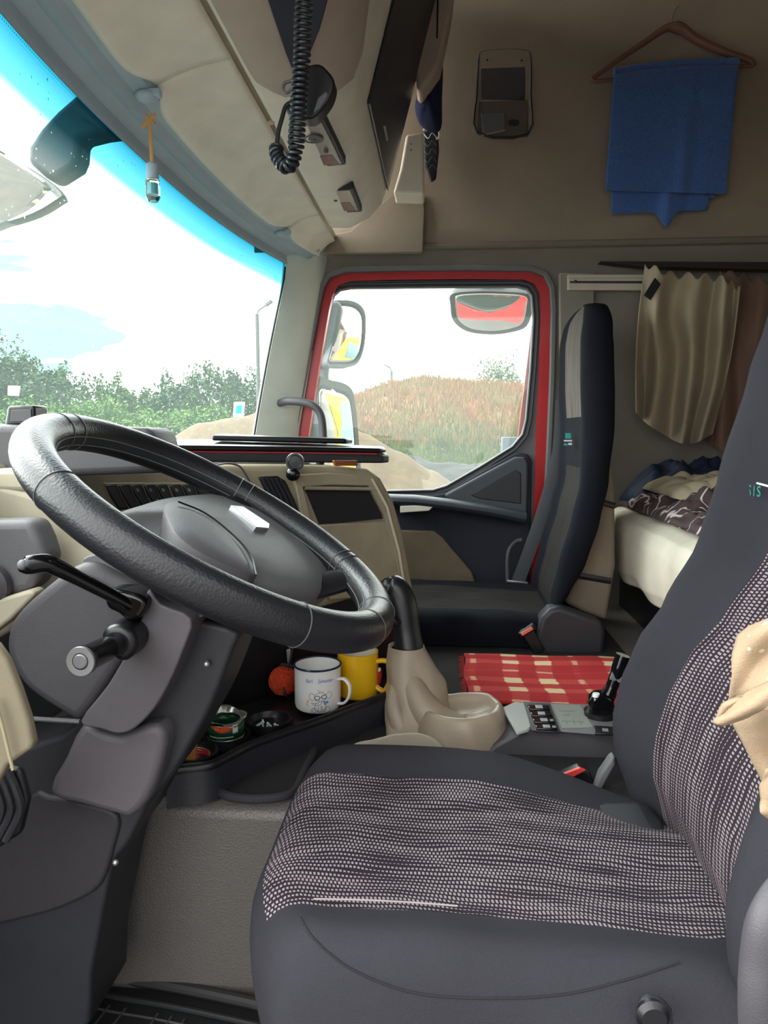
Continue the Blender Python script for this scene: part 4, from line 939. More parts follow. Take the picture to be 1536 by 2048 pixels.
def towel():
    m = bpy.data.materials.new('blue_terry'); m.use_nodes = True; nt = m.node_tree; b = nt.nodes['Principled BSDF']
    b.inputs['Roughness'].default_value = 1.0; b.inputs['Sheen Weight'].default_value = 0.25
    tc = N(nt, 'ShaderNodeTexCoord'); n1 = N(nt, 'ShaderNodeTexNoise'); n1.inputs['Scale'].default_value = 420; n1.inputs['Detail'].default_value = 3
    r = N(nt, 'ShaderNodeValToRGB'); r.color_ramp.elements[0].position = 0.3; r.color_ramp.elements[1].position = 0.7
    r.color_ramp.elements[0].color = lin((52, 86, 146)); r.color_ramp.elements[1].color = lin((88, 126, 190))
    nt.links.new(tc.outputs['Object'], n1.inputs['Vector']); nt.links.new(n1.outputs['Fac'], r.inputs['Fac']); nt.links.new(r.outputs[0], b.inputs['Base Color'])
    bp = N(nt, 'ShaderNodeBump'); bp.inputs['Strength'].default_value = 0.8; bp.inputs['Distance'].default_value = 0.003
    nt.links.new(n1.outputs['Fac'], bp.inputs['Height']); nt.links.new(bp.outputs[0], b.inputs['Normal'])
    TL, TR, BL, BR = (1228, 150), (1476, 130), (1210, 380), (1452, 388)
    def fold(u, v): return 0.010 * v * (math.sin(u * 9 + 0.6) * 0.5 + math.exp(-((u - 0.62) / 0.05) ** 2) - 0.8 * math.exp(-((u - 0.72) / 0.04) ** 2))
    tw = thing('towel', 'blue terry towel folded over hanger on the upper wall', 'towel', aY(1345, 140, YH - 0.02))
    def front(u, v):
        x = lerp(lerp(TL[0], TR[0], u), lerp(BL[0], BR[0], u), v); y = lerp(lerp(TL[1], TR[1], u), lerp(BL[1], BR[1], u), v)
        y += 6 * math.sin(u * PI) * (1 - v) * -1
        return aY(x, y, YH - 0.016 - fold(u, v) - 0.008 * math.sin(PI * min(1, v * 3)))
    G().grid(front, 50, 40).build('front_layer', m, tw, solid=0.006)
    def back(u, v):
        tip = 30 * math.exp(-((u - 0.53) / 0.07) ** 2); low = lerp(428, 420, u) - (24 if u > 0.93 else 0) + tip
        x = lerp(lerp(TL[0], TR[0], u), lerp(1222, 1430, u), v); y = lerp(lerp(TL[1], TR[1], u), low, v)
        return aY(x, y, YH + 0.013 - fold(u, v) * 0.6 - (0.02 * v * math.exp(-((u - 0.53) / 0.06) ** 2)))
    G().grid(back, 60, 40).build('back_layer', m, tw, solid=0.005)
    P = [aY(lerp(TL[0], TR[0], i / 20), lerp(TL[1], TR[1], i / 20) - 2 + (-6 * math.sin(PI * i / 20)), YH - 0.001) for i in range(21)]
    G().tube(P, 0.0165, 12).build('fold_over_bar', m, tw)
towel()

# ------------------------------------------------------------------ sleeper: bunk, bedding, curtains
bb = G().box((0.90, 1.0, 0.24), (0.66, 1.86, 0.47)).build('bunk_box', M_blk, bevel=0.01)
tag(bb, 'black storage base under the bunk mattress behind the seats', 'bunk base')
M_matt = mat('mattress_cloth', (222, 216, 196), 0.9, var=0.14, vscale=7, bump=0.6, bscale=60, detail=6)
def mt(u, v):
    # rounded front edge then flat top; v along Y
    Y = lerp(0.10, 1.93, v); pts = [(0.56, 0.485), (0.517, 0.49), (0.500, 0.52), (0.497, 0.57), (0.498, 0.62), (0.512, 0.655), (0.545, 0.672), (0.62, 0.678), (0.80, 0.68), (1.20, 0.68)]
    k = u * (len(pts) - 1); i = min(int(k), len(pts) - 2); f = k - i; a, b = pts[i], pts[i + 1]
    e = 1 - max(0, (Y - 1.87) / 0.06) ** 2 * 0.5 if Y > 1.87 else 1
    wv = 0.004 * noise.noise(Vector((u * 6, Y * 7, 1))) + 0.003 * math.sin(Y * 26) * (1 if u < 0.5 else 0.2)
    return Vector((lerp(0.8, lerp(a[0], b[0], f), e) + wv, Y, lerp(0.58, lerp(a[1], b[1], f), e) + wv))
mo = G().grid(mt, 54, 70).build('mattress', M_matt, angle=70)
tag(mo, 'grubby cream bunk mattress with rounded front edge behind the seats', 'mattress')
# blanket with pale curls
def curls():
    m = bpy.data.materials.new('curl_blanket'); m.use_nodes = True; nt = m.node_tree; b = nt.nodes['Principled BSDF']; b.inputs['Roughness'].default_value = 0.9
    tc = N(nt, 'ShaderNodeTexCoord'); n1 = N(nt, 'ShaderNodeTexNoise'); n1.inputs['Scale'].default_value = 11; n1.inputs['Detail'].default_value = 0.5; n1.inputs['Distortion'].default_value = 1.2
    r = N(nt, 'ShaderNodeValToRGB'); e = r.color_ramp.elements; e[0].color = lin((74, 58, 60)); e[1].color = lin((74, 58, 60)); e[0].position = 0.47; e[1].position = 0.53
    x = e.new(0.492); x.color = lin((215, 205, 200)); x = e.new(0.508); x.color = lin((215, 205, 200))
    nt.links.new(tc.outputs['Object'], n1.inputs['Vector']); nt.links.new(n1.outputs['Fac'], r.inputs['Fac']); nt.links.new(r.outputs[0], b.inputs['Base Color'])
    return m
M_curl = curls()
def heap(name, x0, x1, y0, y1, z0, h, m, amp, f, lab, cat, seed=0, group=None, px=2.0):
    def fn(u, v):
        x = lerp(x0, x1, u); y = lerp(y0, y1, v)
        e = (1 - abs(2 * u - 1) ** (px + 1)) * (1 - abs(2 * v - 1) ** (px + 2))
        nn_ = noise.noise(Vector((x * f, y * f * 0.6, seed))) + 0.6 * abs(noise.noise(Vector((x * f * 2.2, y * f * 1.5, seed + 3))))
        return Vector((x + 0.01 * noise.noise(Vector((y * 12, seed, 0))), y, z0 + max(0.0, e) ** 0.5 * (h + amp * nn_)))
    g = G().grid(fn, 70, 70); n0 = len(g.v)
    return tag(g.build(name, m, solid=0.004, angle=80), lab, cat, group)
heap('blanket', 0.545, 1.10, 1.10, 1.86, 0.682, 0.045, M_curl, 0.055, 16, 'brown blanket with pale curly line pattern heaped on the mattress', 'blanket', 1)
heap('blanket', 0.530, 0.80, 0.80, 1.36, 0.690, 0.028, M_curl, 0.035, 26, 'crumpled fold of patterned brown blanket at mattress front edge', 'blanket', 9)
heap('pillow', 0.585, 0.84, 1.42, 1.76, 0.735, 0.045, mat('beige_cloth', (166, 154, 128), 0.95, bump=0.3, var=0.08), 0.04, 9, 'rumpled beige cloth lying on top of the patterned blanket', 'cloth', 4)
heap('sheet', 0.56, 1.20, 1.74, 1.925, 0.69, 0.11, mat('navy_sheet', (18, 30, 58), 0.7, bump=0.3, var=0.25, vscale=30), 0.05, 18, 'shiny dark blue bedding rolled against the side wall', 'bedding', 6)
# curtain rail and curtains
rl = thing('curtain_rail', 'cream aluminium curtain rail on the wall above the bunk', 'curtain rail', aY(1210, 565, 1.945))
slab('rail_body', [(1136, 549), (1340, 549), (1340, 581), (1136, 580)], 1.94, 0.02, mat('rail_cream', (186, 176, 156), 0.5, var=0.04), rl, bevel=0.002)
slab('rail_groove', [(1140, 562), (1340, 562), (1340, 567), (1140, 566)], 1.938, 0.003, M_dk, rl, bevel=0)
G().sphere(aY(1151, 563, 1.936), 0.005, 10, 8).build('rail_screw', M_dk, rl)
G().prism([aY(1136, 549, 1.935), aY(1340, 549, 1.935), aY(1340, 556, 1.935), aY(1136, 556, 1.935)], (0, 0.01, 0)).build('rail_flange', MATS['rail_cream'], rl, bevel=0.001)
M_cur = mat('curtain_khaki', (160, 146, 120), 0.95, bump=0.3, bscale=900, var=0.08, vscale=5, sheen=0.1)
M_cur2 = mat('curtain_brown', (108, 84, 70), 0.95, bump=0.3, bscale=900, var=0.1, vscale=5)
def curtain(top_px, bot_px, Y, m, nf, amp, lab, seed, tuck=0.0):
    T_ = catmull([Vector((x, y, 0)) for x, y in top_px], 10); B_ = catmull([Vector((x, y, 0)) for x, y in bot_px], 10)
    def fn(u, v):
        i = min(int(u * (len(T_) - 1)), len(T_) - 2); f = u * (len(T_) - 1) - i; a = T_[i].lerp(T_[i + 1], f)
        i2 = min(int(u * (len(B_) - 1)), len(B_) - 2); f2 = u * (len(B_) - 1) - i2; b = B_[i2].lerp(B_[i2 + 1], f2)
        bul_ = math.sin(PI * v) * 14 * (u - 0.5)
        p = a.lerp(b, v); p.y += 7 * math.sin(u * nf * 4 * PI) * (1 - v) ** 4
        ph = u * nf * 2 * PI + 1.3 * math.sin(v * 3 + seed) + 0.8 * noise.noise(Vector((u * 4, v * 2.5, seed)))
        d = amp * (0.5 + 0.5 * v) * math.sin(ph) + amp * 0.8 * noise.noise(Vector((u * 6, v * 3, seed + 5)))
        d -= tuck * max(0, v - 0.75) ** 2
        return aY(p.x + bul_, p.y, Y + d)
    g = G().grid(fn, 90, 60)
    return tag(g.build('curtain', m, solid=0.003, angle=80), lab, 'curtain')
curtain([(1290, 528), (1340, 548), (1400, 552), (1452, 560), (1480, 580)], [(1272, 826), (1300, 852), (1350, 882), (1385, 888), (1425, 868)], 1.84, M_cur, 3.4, 0.048, 'khaki bunk curtain gathered at the left end of the rail', 2)
curtain([(1440, 540), (1490, 552), (1540, 560), (1620, 560)], [(1410, 880), (1450, 905), (1500, 900), (1620, 890)], 1.90, M_cur2, 2.6, 0.018, 'dark brown bunk curtain hanging behind the khaki one', 7)
slab_t = slab('curtain_tab', [(1288, 590), (1310, 555), (1322, 568), (1302, 600)], 1.805, 0.006, M_blk, None, bevel=0.001); tag(slab_t, 'small black strap holding the curtain edge on the rail', 'strap')
tag(G().prism([aY(1200, 522, 1.93), aY(1300, 532, 1.88), aY(1620, 540, 1.85), aY(1620, 524, 1.85)], (0, 0.05, 0)).build('ledge_strip', mat('strip_dark_brown', (50, 40, 36), 0.7, var=0.1), bevel=0.003), 'dark strip under the wall ledge above the curtains', 'bunk edge')  # dark brown strip running below the ledge
# ------------------------------------------------------------------ centre: shelf, gear lever, console, rug, mats
sh = thing('console_shelf', 'black plastic storage shelf with cup holders along the dash foot', 'shelf', (-0.25, 0.82, 0.352))
ZS = 0.402
lip = [aZ(x, y, ZS) for x, y in ((330, 1548), (372, 1540), (420, 1534), (450, 1520), (500, 1494), (560, 1472), (640, 1444), (700, 1420), (775, 1392))]
lip = catmull(lip, 5)
G().tube(lip, [(0.010, 0.007)] * len(lip), 12, flat=(0, 0, 1)).build('front_lip', M_blk, sh)
# outer face from lip down to the tunnel
g = G(); n = len(lip)
def outw(i):
    a = lip[max(0, i - 1)]; b = lip[min(n - 1, i + 1)]; t = (b - a).normalized(); return Vector((t.y, -t.x, 0))
def face(u, v):
    k = u * (n - 1); i = min(int(k), n - 2); p = lip[i].lerp(lip[i + 1], k - i); o = outw(i)
    if v < 0.5: return p + o * (0.006 + 0.012 * v) + Vector((0, 0, -0.052 * v * 2 + 0.004))
    return p + o * 0.012 + Vector((0, 0, -0.049)) - o * (v - 0.5) * 0.02
g.grid(face, 50, 8).build('outer_face', mat('shelf_black', (34, 35, 42), 0.45, bump=0.15, var=0.05), sh)
back_ = [Vector((p.x - 0.10 - 0.06 * i / n, p.y + 0.17, 0.372)) for i, p in enumerate(lip)]
g = G()
def flo(u, v):
    k = u * (n - 1); i = min(int(k), n - 2); p = lip[i].lerp(lip[i + 1], k - i); q = back_[i].lerp(back_[i + 1], k - i)
    r = p.lerp(q, v); z = ZS - 0.002 - 0.024 * min(1, v * 8)
    return Vector((r.x, r.y, z))
g.grid(flo, 50, 24).build('shelf_floor', M_blk, sh)
for (x, y, r_) in ((388, 1512, 0.034), (452, 1478, 0.036), (538, 1447, 0.036)):
    c = aZ(x, y, 0.383)
    G().lathe([(r_ - 0.006, -0.002), (r_ - 0.002, 0.004), (r_, 0.009), (r_ + 0.005, 0.009), (r_ + 0.006, -0.003)], c, (0, 0, 1), 36, cap=False).lathe([(0.0, -0.002), (r_ - 0.004, -0.001)], c, (0, 0, 1), 36, cap=False).build('cup_holder', M_blk, sh)

def can(name, x, y, z, r, h, lab, cat, body, grp=None):
    c = aZ(x, y, z); t = thing(name, lab, cat, c)
    return t, c
# green tin with peeled lid
t, c = can('food_tin', 452, 1484, 0.380, 0.030, 0.034, 'opened green food tin with orange label in the cup holder', 'tin', None)
M_tin = mat('tin_green', (22, 74, 48), 0.3, metal=0.2, var=0.05); M_steel = mat('steel', (170, 170, 165), 0.3, metal=0.9, var=0.05)
G().lathe([(0.027, 0.0), (0.030, 0.003), (0.030, 0.012)], c, (0, 0, 1), 32, cap=False).lathe([(0.0, 0.001), (0.028, 0.001)], c, (0, 0, 1), 32, cap=False).build('tin_base', mat('pale_green', (120, 140, 90), 0.35, metal=0.2, var=0.2, vscale=60), t)
G().lathe([(0.0305, 0.012), (0.0305, 0.040)], c, (0, 0, 1), 32, cap=False).build('tin_wall', M_tin, t, solid=0.001)
for k in range(2): G().tube([c + Vector((math.cos(a) * 0.0308, math.sin(a) * 0.0308, 0.014 + k * 0.024)) for a in [2 * PI * i / 32 for i in range(32)]], 0.0008, 6, closed=True).build('tin_bead', M_tin if k else M_steel, t)
def arcpatch(c, r, a0, a1, z0, z1, nu=10, top=None):
    def fn(u, v):
        a = math.radians(lerp(a0, a1, u)); zz = lerp(z0, z1 if top is None else z1 - top * (2 * u - 1) ** 2, v)
        return c + Vector((math.cos(a) * r, math.sin(a) * r, zz))
    return G().grid(fn, nu, 4)
def labpatch(c, r, a0, a1):
    def fn(u, v):
        a = math.radians(lerp(a0, a1, u)); z0 = 0.028 + 0.010 * (2 * u - 1) ** 2
        return c + Vector((math.cos(a) * r, math.sin(a) * r, lerp(z0, 0.0395, v)))
    return G().grid(fn, 14, 4)
labpatch(c, 0.0312, -125, -45).build('orange_label', mat('label_orange', (222, 84, 44), 0.4, var=0.05), t, solid=0.0003)
arcpatch(c, 0.0316, -52, -34, 0.026, 0.040).build('white_shield', M_white, t, solid=0.0003)
arcpatch(c, 0.0311, -130, -50, 0.0195, 0.0212).build('text_band', mat('band_pale', (160, 190, 150), 0.5, var=0.4, vscale=500), t, solid=0.0002)
text_mesh('label_lettering', 'H', 0.008, M_white, lambda v: c + Vector((math.cos(-1.75 + v.x / 0.0316) * 0.0318, math.sin(-1.75 + v.x / 0.0316) * 0.0318, 0.0325 + v.y)), t)
def lid(u, v):
    a = 2 * PI * u; r_ = 0.031 + 0.004 * max(0, math.cos(2 * a + 0.5)) + 0.003 * math.sin(5 * a); rr = lerp(0.024, r_, v)
    return c + Vector((math.cos(a) * rr, math.sin(a) * rr, 0.041 + 0.004 * math.sin(3 * a + 1) * v + (0.012 * max(0, math.sin(a)) * v)))
G().grid(lid, 48, 5).build('torn_lid', M_steel, t, solid=0.0006)
# flat open tin with a cork coloured wedge
t, c = can('flat_tin', 386, 1522, 0.380, 0.027, 0.014, 'small open gold rimmed tin with brown wedge inside', 'tin', None)
G().lathe([(0.024, 0), (0.026, 0.002), (0.026, 0.008)], c, (0, 0, 1), 30, cap=False).lathe([(0, 0.0008), (0.025, 0.0008)], c, (0, 0, 1), 30, cap=False).build('tin_body', mat('tin_red', (170, 36, 48), 0.35, var=0.05), t, solid=0.001)
G().tube([c + Vector((math.cos(a) * 0.0265, math.sin(a) * 0.0265, 0.0095)) for a in [2 * PI * i / 36 for i in range(36)]], 0.0012, 8, closed=True).build('tin_rim', mat('gold', (200, 160, 90), 0.3, metal=0.8, var=0.03), t)
G().prism([c + Vector((-0.022, -0.004, 0.003)), c + Vector((0.006, -0.004, 0.003)), c + Vector((0.006, -0.004, 0.026)), c + Vector((-0.008, -0.004, 0.026))], (0, 0.010, 0)).build('wedge', mat('wedge_tan', (196, 132, 66), 0.6, var=0.1), t, bevel=0.001)
# white scraps in the third cup
for k, (x, y, a, lab) in enumerate(((520, 1448, 0.9, 'white paper strip standing in the third cup holder, nearer the tin'), (535, 1452, 0.2, 'short white paper scrap in the middle of third cup holder'), (552, 1452, -0.4, 'white paper corner in the third cup holder nearest the mug'))):
    p = aZ(x, y, 0.389)
    tag(G().box(p, (0.004, 0.002, 0.022 - 0.005 * k), Matrix.Rotation(a, 3, 'Y') @ Matrix.Rotation(0.4, 3, 'X')).box(p + Vector((0.005, 0.001, 0)), (0.003, 0.0015, 0.016 - 0.004 * k), Matrix.Rotation(a - 0.9, 3, 'Y')).build('paper_scrap', M_white, bevel=0.0003), lab, 'paper scrap')

# mugs
def mug(root, c, r, h, mo, mi_, mr, hang, hw, rimr=0.0018, thick=0.0022, hy=0.0, square=False):
    G().lathe([(r * 0.86, 0.0), (r * 0.96, 0.003), (r, 0.010), (r, h), (r - thick, h), (r - thick, 0.008), (r * 0.85, 0.004), (0.001, 0.004)], c, (0, 0, 1), 48, cap=False).lathe([(0.0, 0.0005), (r * 0.88, 0.0)], c, (0, 0, 1), 48, cap=False).build('cup_body', mo, root)
    if mi_: G().lathe([(r - thick - 0.0004, h - 0.001), (r - thick - 0.0004, 0.010), (r * 0.84, 0.0055), (0.001, 0.0055)], c, (0, 0, 1), 48, cap=False).build('cup_inside', mi_, root)
    if mr: G().tube([c + Vector((math.cos(a) * (r), math.sin(a) * (r), h)) for a in [2 * PI * i / 48 for i in range(48)]], rimr, 8, closed=True).build('cup_rim', mr, root)
    d = Vector((math.cos(hang), math.sin(hang), 0))
    if square: P = [c + d * (r - 0.002) + Vector((0, 0, h * 0.80)), c + d * (r + hw * 0.5) + Vector((0, 0, h * 0.84)), c + d * (r + hw) + Vector((0, 0, h * 0.78)), c + d * (r + hw) + Vector((0, 0, h * 0.45)), c + d * (r + hw * 0.55) + Vector((0, 0, h * 0.16)), c + d * (r - 0.002) + Vector((0, 0, h * 0.22))]
    else: P = [c + d * (r - 0.002) + Vector((0, 0, h * 0.72)), c + d * (r + hw * 0.55) + Vector((0, 0, h * 0.74)), c + d * (r + hw) + Vector((0, 0, h * 0.60)), c + d * (r + hw * 0.95) + Vector((0, 0, h * 0.36)), c + d * (r + hw * 0.5) + Vector((0, 0, h * 0.18)), c + d * (r - 0.002) + Vector((0, 0, h * 0.15))]
    P = catmull(P, 6); G().tube(P, [(0.0052, 0.0028)] * len(P) if not square else [(0.0060, 0.0048)] * len(P), 10, flat=d.cross(Vector((0, 0, 1)))).build('handle', mo, root)
M_enamel = mat('white_enamel', (240, 239, 236), 0.2, var=0.03); M_enblue = mat('enamel_blue', (30, 40, 72), 0.25, var=0.02)
mc = aZ(636, 1412, 0.386); R_m = 0.0435; H_m = 0.082
wm = thing('enamel_mug', 'white enamel mug with blue rim and elephant drawing on the shelf', 'mug', mc)
mug(wm, mc, R_m, H_m, M_enamel, None, M_enblue, -0.35, 0.024, rimr=0.0020, thick=0.0018)
A0 = math.atan2(CAMP.y - mc.y, CAMP.x - mc.x) + 0.02
def onmug(x, z, o=0.0004):   # x along the surface to the right as seen, z up
    a = A0 + x / R_m; return mc + Vector((math.cos(a) * (R_m + o), math.sin(a) * (R_m + o), z))
M_ink = mat('sketch_ink', (96, 94, 100), 0.6, var=0); M_inkb = mat('blue_ink', (84, 124, 196), 0.5, var=0); M_inkp = mat('peach_ink', (228, 190, 160), 0.6, var=0); M_inkg = mat('pale_grey_ink', (198, 200, 206), 0.6, var=0)
for nm, body, xx, sxx in (('mug_lettering', 'Słoń', -0.0195, 0.80), ('mug_lettering', 'Sylwester', 0.0115, 0.78)):
    text_mesh(nm, body, 0.0098, M_inkb, lambda v, xx=xx, sxx=sxx: onmug(v.x * sxx + xx + 0.002, 0.0600 + v.y * 1.0, 0.0005 + v.z * 0.3), wm, shear=0.3)
def stroke(pts, r_=0.00042, m=M_ink, closed=False, nm='drawing_line', n=5):
    P = [onmug(x * 0.00128 + 0.001, z * 0.00105 - 0.009) for x, z in (catmull([Vector((a, b, 0)) for a, b in pts], n, closed) and [(p.x, p.y) for p in catmull([Vector((a, b, 0)) for a, b in pts], n, closed)])]
    return P
def ell(cx, cz, rx, rz, n=18): return [(cx + rx * math.cos(2 * PI * i / n), cz + rz * math.sin(2 * PI * i / n)) for i in range(n)]
g = G()
def L(pts, closed=False, r_=0.00035): g.tube(stroke(pts, closed=closed), r_, 5, closed=closed)
L(ell(2, 40, 8.5, 8), True)                      # head
L([(-6, 44), (-11, 47), (-14, 42), (-12, 36), (-7, 35)]); L([(10, 44), (15, 48), (19, 44), (17, 37), (11, 36)])   # ears
L([(0, 36), (0, 32), (-3, 29), (-8, 29), (-11, 31)]); L([(4, 36), (4, 30), (0, 26), (-6, 26), (-11, 29)])          # trunk
L([(-4, 31), (-6, 24), (-5, 17), (2, 15), (9, 17), (10, 24), (8, 31)])                                      # body
L(ell(-7, 16, 4.4, 5), True); L(ell(12, 17, 4.2, 5), True); L(ell(-7, 16, 2.4, 3), True)
L([(-1, 24), (-1, 14), (3, 14), (3, 24)]); L([(4, 24), (5, 14), (8, 15)])
L([(1, 48), (0, 51), (-2, 53)]); L([(3, 48), (3, 52)]); L([(5, 48), (7, 51)])
g.build('elephant_sketch', M_ink, wm)
g = G(); L(ell(-2.5, 39, 3.6, 3.4), True, 0.0006); L(ell(7.5, 40, 3.6, 3.4), True, 0.0006); L([(1.1, 39.5), (4, 40)], False, 0.0006); g.build('drawn_glasses', M_blk, wm)
g = G()
for cx, cz, rx, rz in ((8, 31, 2.2, 1.6), (12, 30, 1.8, 2.2), (9, 27.5, 1.8, 1.6)):
    g.add([onmug(cx * 0.00128 + 0.001, cz * 0.00105 - 0.009, 0.0006)] + [onmug(x * 0.00128 + 0.001, z * 0.00105 - 0.009, 0.0005) for x, z in ell(cx, cz, rx, rz, 12)], [(0, i + 1, (i + 1) % 12 + 1) for i in range(12)])
g.build('drawn_bow', M_inkb, wm, smooth=False)
g = G()
for cx, cz, rx, rz in ((-16, 32, 2.0, 3.0), (-18, 27, 1.6, 2.2), (-15.5, 24, 1.2, 1.4)):
    g.add([onmug(cx * 0.00128 + 0.001, cz * 0.00105 - 0.009, 0.0006)] + [onmug(x * 0.00128 + 0.001, z * 0.00105 - 0.009, 0.0005) for x, z in ell(cx, cz, rx, rz, 12)], [(0, i + 1, (i + 1) % 12 + 1) for i in range(12)])
g.build('drawn_star', M_inkp, wm, smooth=False)
yc = aZ(716, 1388, 0.386)
ym = thing('yellow_mug', 'yellow ceramic mug standing behind the white enamel mug', 'mug', yc)
mug(ym, yc, 0.040, 0.088, mat('yellow_glaze', (226, 176, 28), 0.25, var=0.04), mat('mug_cream', (215, 210, 195), 0.3, var=0.02), None, -0.28, 0.028, thick=0.003, square=True)
# ball of orange yarn
bc = aZ(560, 1395, 0.387); bc = Vector((bc.x, bc.y + 0.03, 0.41))
yb = thing('yarn_ball', 'orange ball of yarn behind the white mug', 'yarn ball', bc - Vector((0, 0, 0.028)))
M_yarn = mat('orange_yarn', (214, 72, 36), 0.9, bump=0.6, bscale=600, var=0.15, vscale=90)
G().sphere(bc, 0.0265, 24, 16).build('core', M_yarn, yb)
random.seed(3)
for k in range(34):
    ax = Vector((random.gauss(0, 1), random.gauss(0, .7), random.gauss(0, 1))).normalized(); a = ax.orthogonal().normalized(); b = ax.cross(a); r_ = random.uniform(0.0268, 0.0285); o_ = ax * random.uniform(-0.009, 0.009)
    rr = math.sqrt(r_ * r_ - o_.length ** 2)
    G().tube([bc + o_ + (a * math.cos(t_) + b * math.sin(t_)) * rr for t_ in [2 * PI * i / 28 for i in range(28)]], 0.0011, 5, closed=True).build('yarn_strand', M_yarn, yb)
# red scoop and green stub at the end
rc = aZ(742, 1392, 0.392)
rd = thing('red_scoop', 'red plastic scoop lying beside the yellow mug', 'scoop', rc)
slab('blade', [(722, 1350), (738, 1342), (762, 1346), (758, 1376), (748, 1386), (728, 1378)], 0.98, 0.03, mat('red_plastic', (196, 30, 44), 0.3, var=0.03), rd, smooth=2, bevel=0.003)
tag(G().lathe([(0.008, 0), (0.010, 0.004), (0.010, 0.03), (0.006, 0.034)], aZ(734, 1372, 0.40) + Vector((0, 0.04, 0)), (0.2, 0, 1), 16).build('green_bottle_cap', mat('green_plastic', (96, 170, 60), 0.4, var=0.05)), 'small green bottle cap behind the yellow mug handle', 'cap')
# cables behind mugs
P = catmull([aY(586, 1296, 1.0), aY(578, 1330, 0.98), aY(574, 1352, 0.97), aY(566, 1370, 0.95), aY(572, 1392, 0.94), aY(584, 1400, 0.95)], 6)
tag(G().tube(P, 0.0024, 8).build('cable', M_blk), 'black cable hanging down in front of the orange yarn ball', 'cable')
pl = thing('charger_plug', 'black charger plug hanging above the yarn ball', 'plug', aY(566, 1330, 1.0))
slab('plug_body', [(552, 1336), (562, 1326), (586, 1330), (588, 1344), (560, 1346)], 1.0, 0.02, M_dk, pl, bevel=0.003)
slab('plug_pin', [(572, 1300), (580, 1298), (582, 1328), (575, 1328)], 1.0, 0.008, M_silver, pl, bevel=0.001)

# gear lever
gl = thing('gear_lever', 'tall black gear lever with wrinkled beige leather boot', 'gear lever', (-0.02, 0.92, 0.352))
P = catmull([aY(776, 1176, 0.95), aY(792, 1182, 0.95), aY(806, 1216, 0.945), aY(813, 1260, 0.94), aY(820, 1310, 0.935)], 6)
rk = [tbl(i / (len(P) - 1), [(0, 0.020), (0.15, 0.027), (0.4, 0.0285), (0.75, 0.026), (1.0, 0.029)]) for i in range(len(P))]
G().tube(P, rk, 24).sphere(P[0] + Vector((0.003, 0, 0.0)), 0.021, 20, 12).build('knob', mat('knob_black', (22, 23, 26), 0.35, var=0.03), gl)
slab('shift_switch', [(774, 1232), (782, 1230), (800, 1246), (796, 1254), (780, 1250)], 0.905, 0.012, M_gloss, gl, bevel=0.003)
G().tube([aY(774, 1214, 0.916), aY(782, 1236, 0.914)], 0.004, 8).build('range_button', M_blk, gl)
def boot(c0, stations, seed, m, name, parent):
    rings = []
    for (x, y, Y, rx, ry, wamp) in stations:
        c = aY(x, y, Y); R = []
        for k in range(48):
            a = 2 * PI * k / 48
            w_ = wamp * (noise.noise(Vector((math.cos(a) * 1.6, math.sin(a) * 1.6, c.z * 16 + seed))) * 1.4 + 0.5 * math.sin(3 * a + c.z * 60))
            R.append(c + Vector((math.cos(a) * (rx + w_), math.sin(a) * (ry + w_), 0.3 * w_ * math.sin(2 * a))))
        rings.append(R)
    return rings
st = [(815, 1296, 0.935, 0.030, 0.030, 0.001), (813, 1290, 0.935, 0.034, 0.034, 0.001), (815, 1300, 0.935, 0.037, 0.036, 0.002), (820, 1330, 0.93, 0.045, 0.042, 0.004), (827, 1365, 0.925, 0.053, 0.048, 0.007), (833, 1400, 0.92, 0.062, 0.054, 0.010), (842, 1435, 0.90, 0.071, 0.060, 0.013), (855, 1465, 0.885, 0.080, 0.068, 0.013), (868, 1492, 0.87, 0.086, 0.076, 0.008), (868, 1512, 0.86, 0.088, 0.080, 0.003)]
R0 = boot(None, st, 2, None, None, None); R1 = []
for i in range(len(R0) - 1):
    for q in range(4): R1.append([R0[i][k].lerp(R0[i + 1][k], q / 4) for k in range(48)])
R1.append(R0[-1])
G().loft(R1, cap=False).build('leather_boot', M_leather_boot, gl, subsurf=1, angle=180)
# slouched collar and base flap of the boot
c = aY(938, 1478, 0.865)
def collar(u, v):
    a = 2 * PI * u; prof = [(0.004, 0.004), (0.035, 0.006), (0.055, 0.014), (0.068, 0.026), (0.078, 0.026), (0.087, 0.012), (0.094, -0.008), (0.100, -0.030)]
    k = v * (len(prof) - 1); i = min(int(k), len(prof) - 2); r_, z_ = lerp(prof[i][0], prof[i + 1][0], k - i), lerp(prof[i][1], prof[i + 1][1], k - i)
    w_ = 0.004 * noise.noise(Vector((math.cos(a) * 2, math.sin(a) * 2, v * 2)))
    return Vector((c.x - 0.012 + math.cos(a) * (r_ + w_) * 0.90, c.y + 0.005 + math.sin(a) * (r_ + w_) * 0.85, 0.383 + z_ + w_ + 0.004 * math.cos(a)))
G().grid(collar, 64, 20).build('boot_collar', M_leather_boot, gl, solid=0.002, angle=180)
def flap(u, v):
    p = aZ(lerp(664, 900, u), 1512, 0.356); q = aZ(lerp(770, 870, u), 1478, 0.385)
    r_ = p.lerp(q, v); h_ = 0.030 * math.sin(PI * min(1, v * 0.8 + 0.1)) * (0.3 + 0.7 * u) * (1 - u ** 5)
    return r_ + Vector((0, 0, h_ + 0.004 * noise.noise(r_ * 30)))
G().grid(flap, 40, 16).build('boot_base', mat('boot_pale', (168, 162, 142), 0.45, bump=0.15, var=0.06), gl, solid=0.003, angle=180)

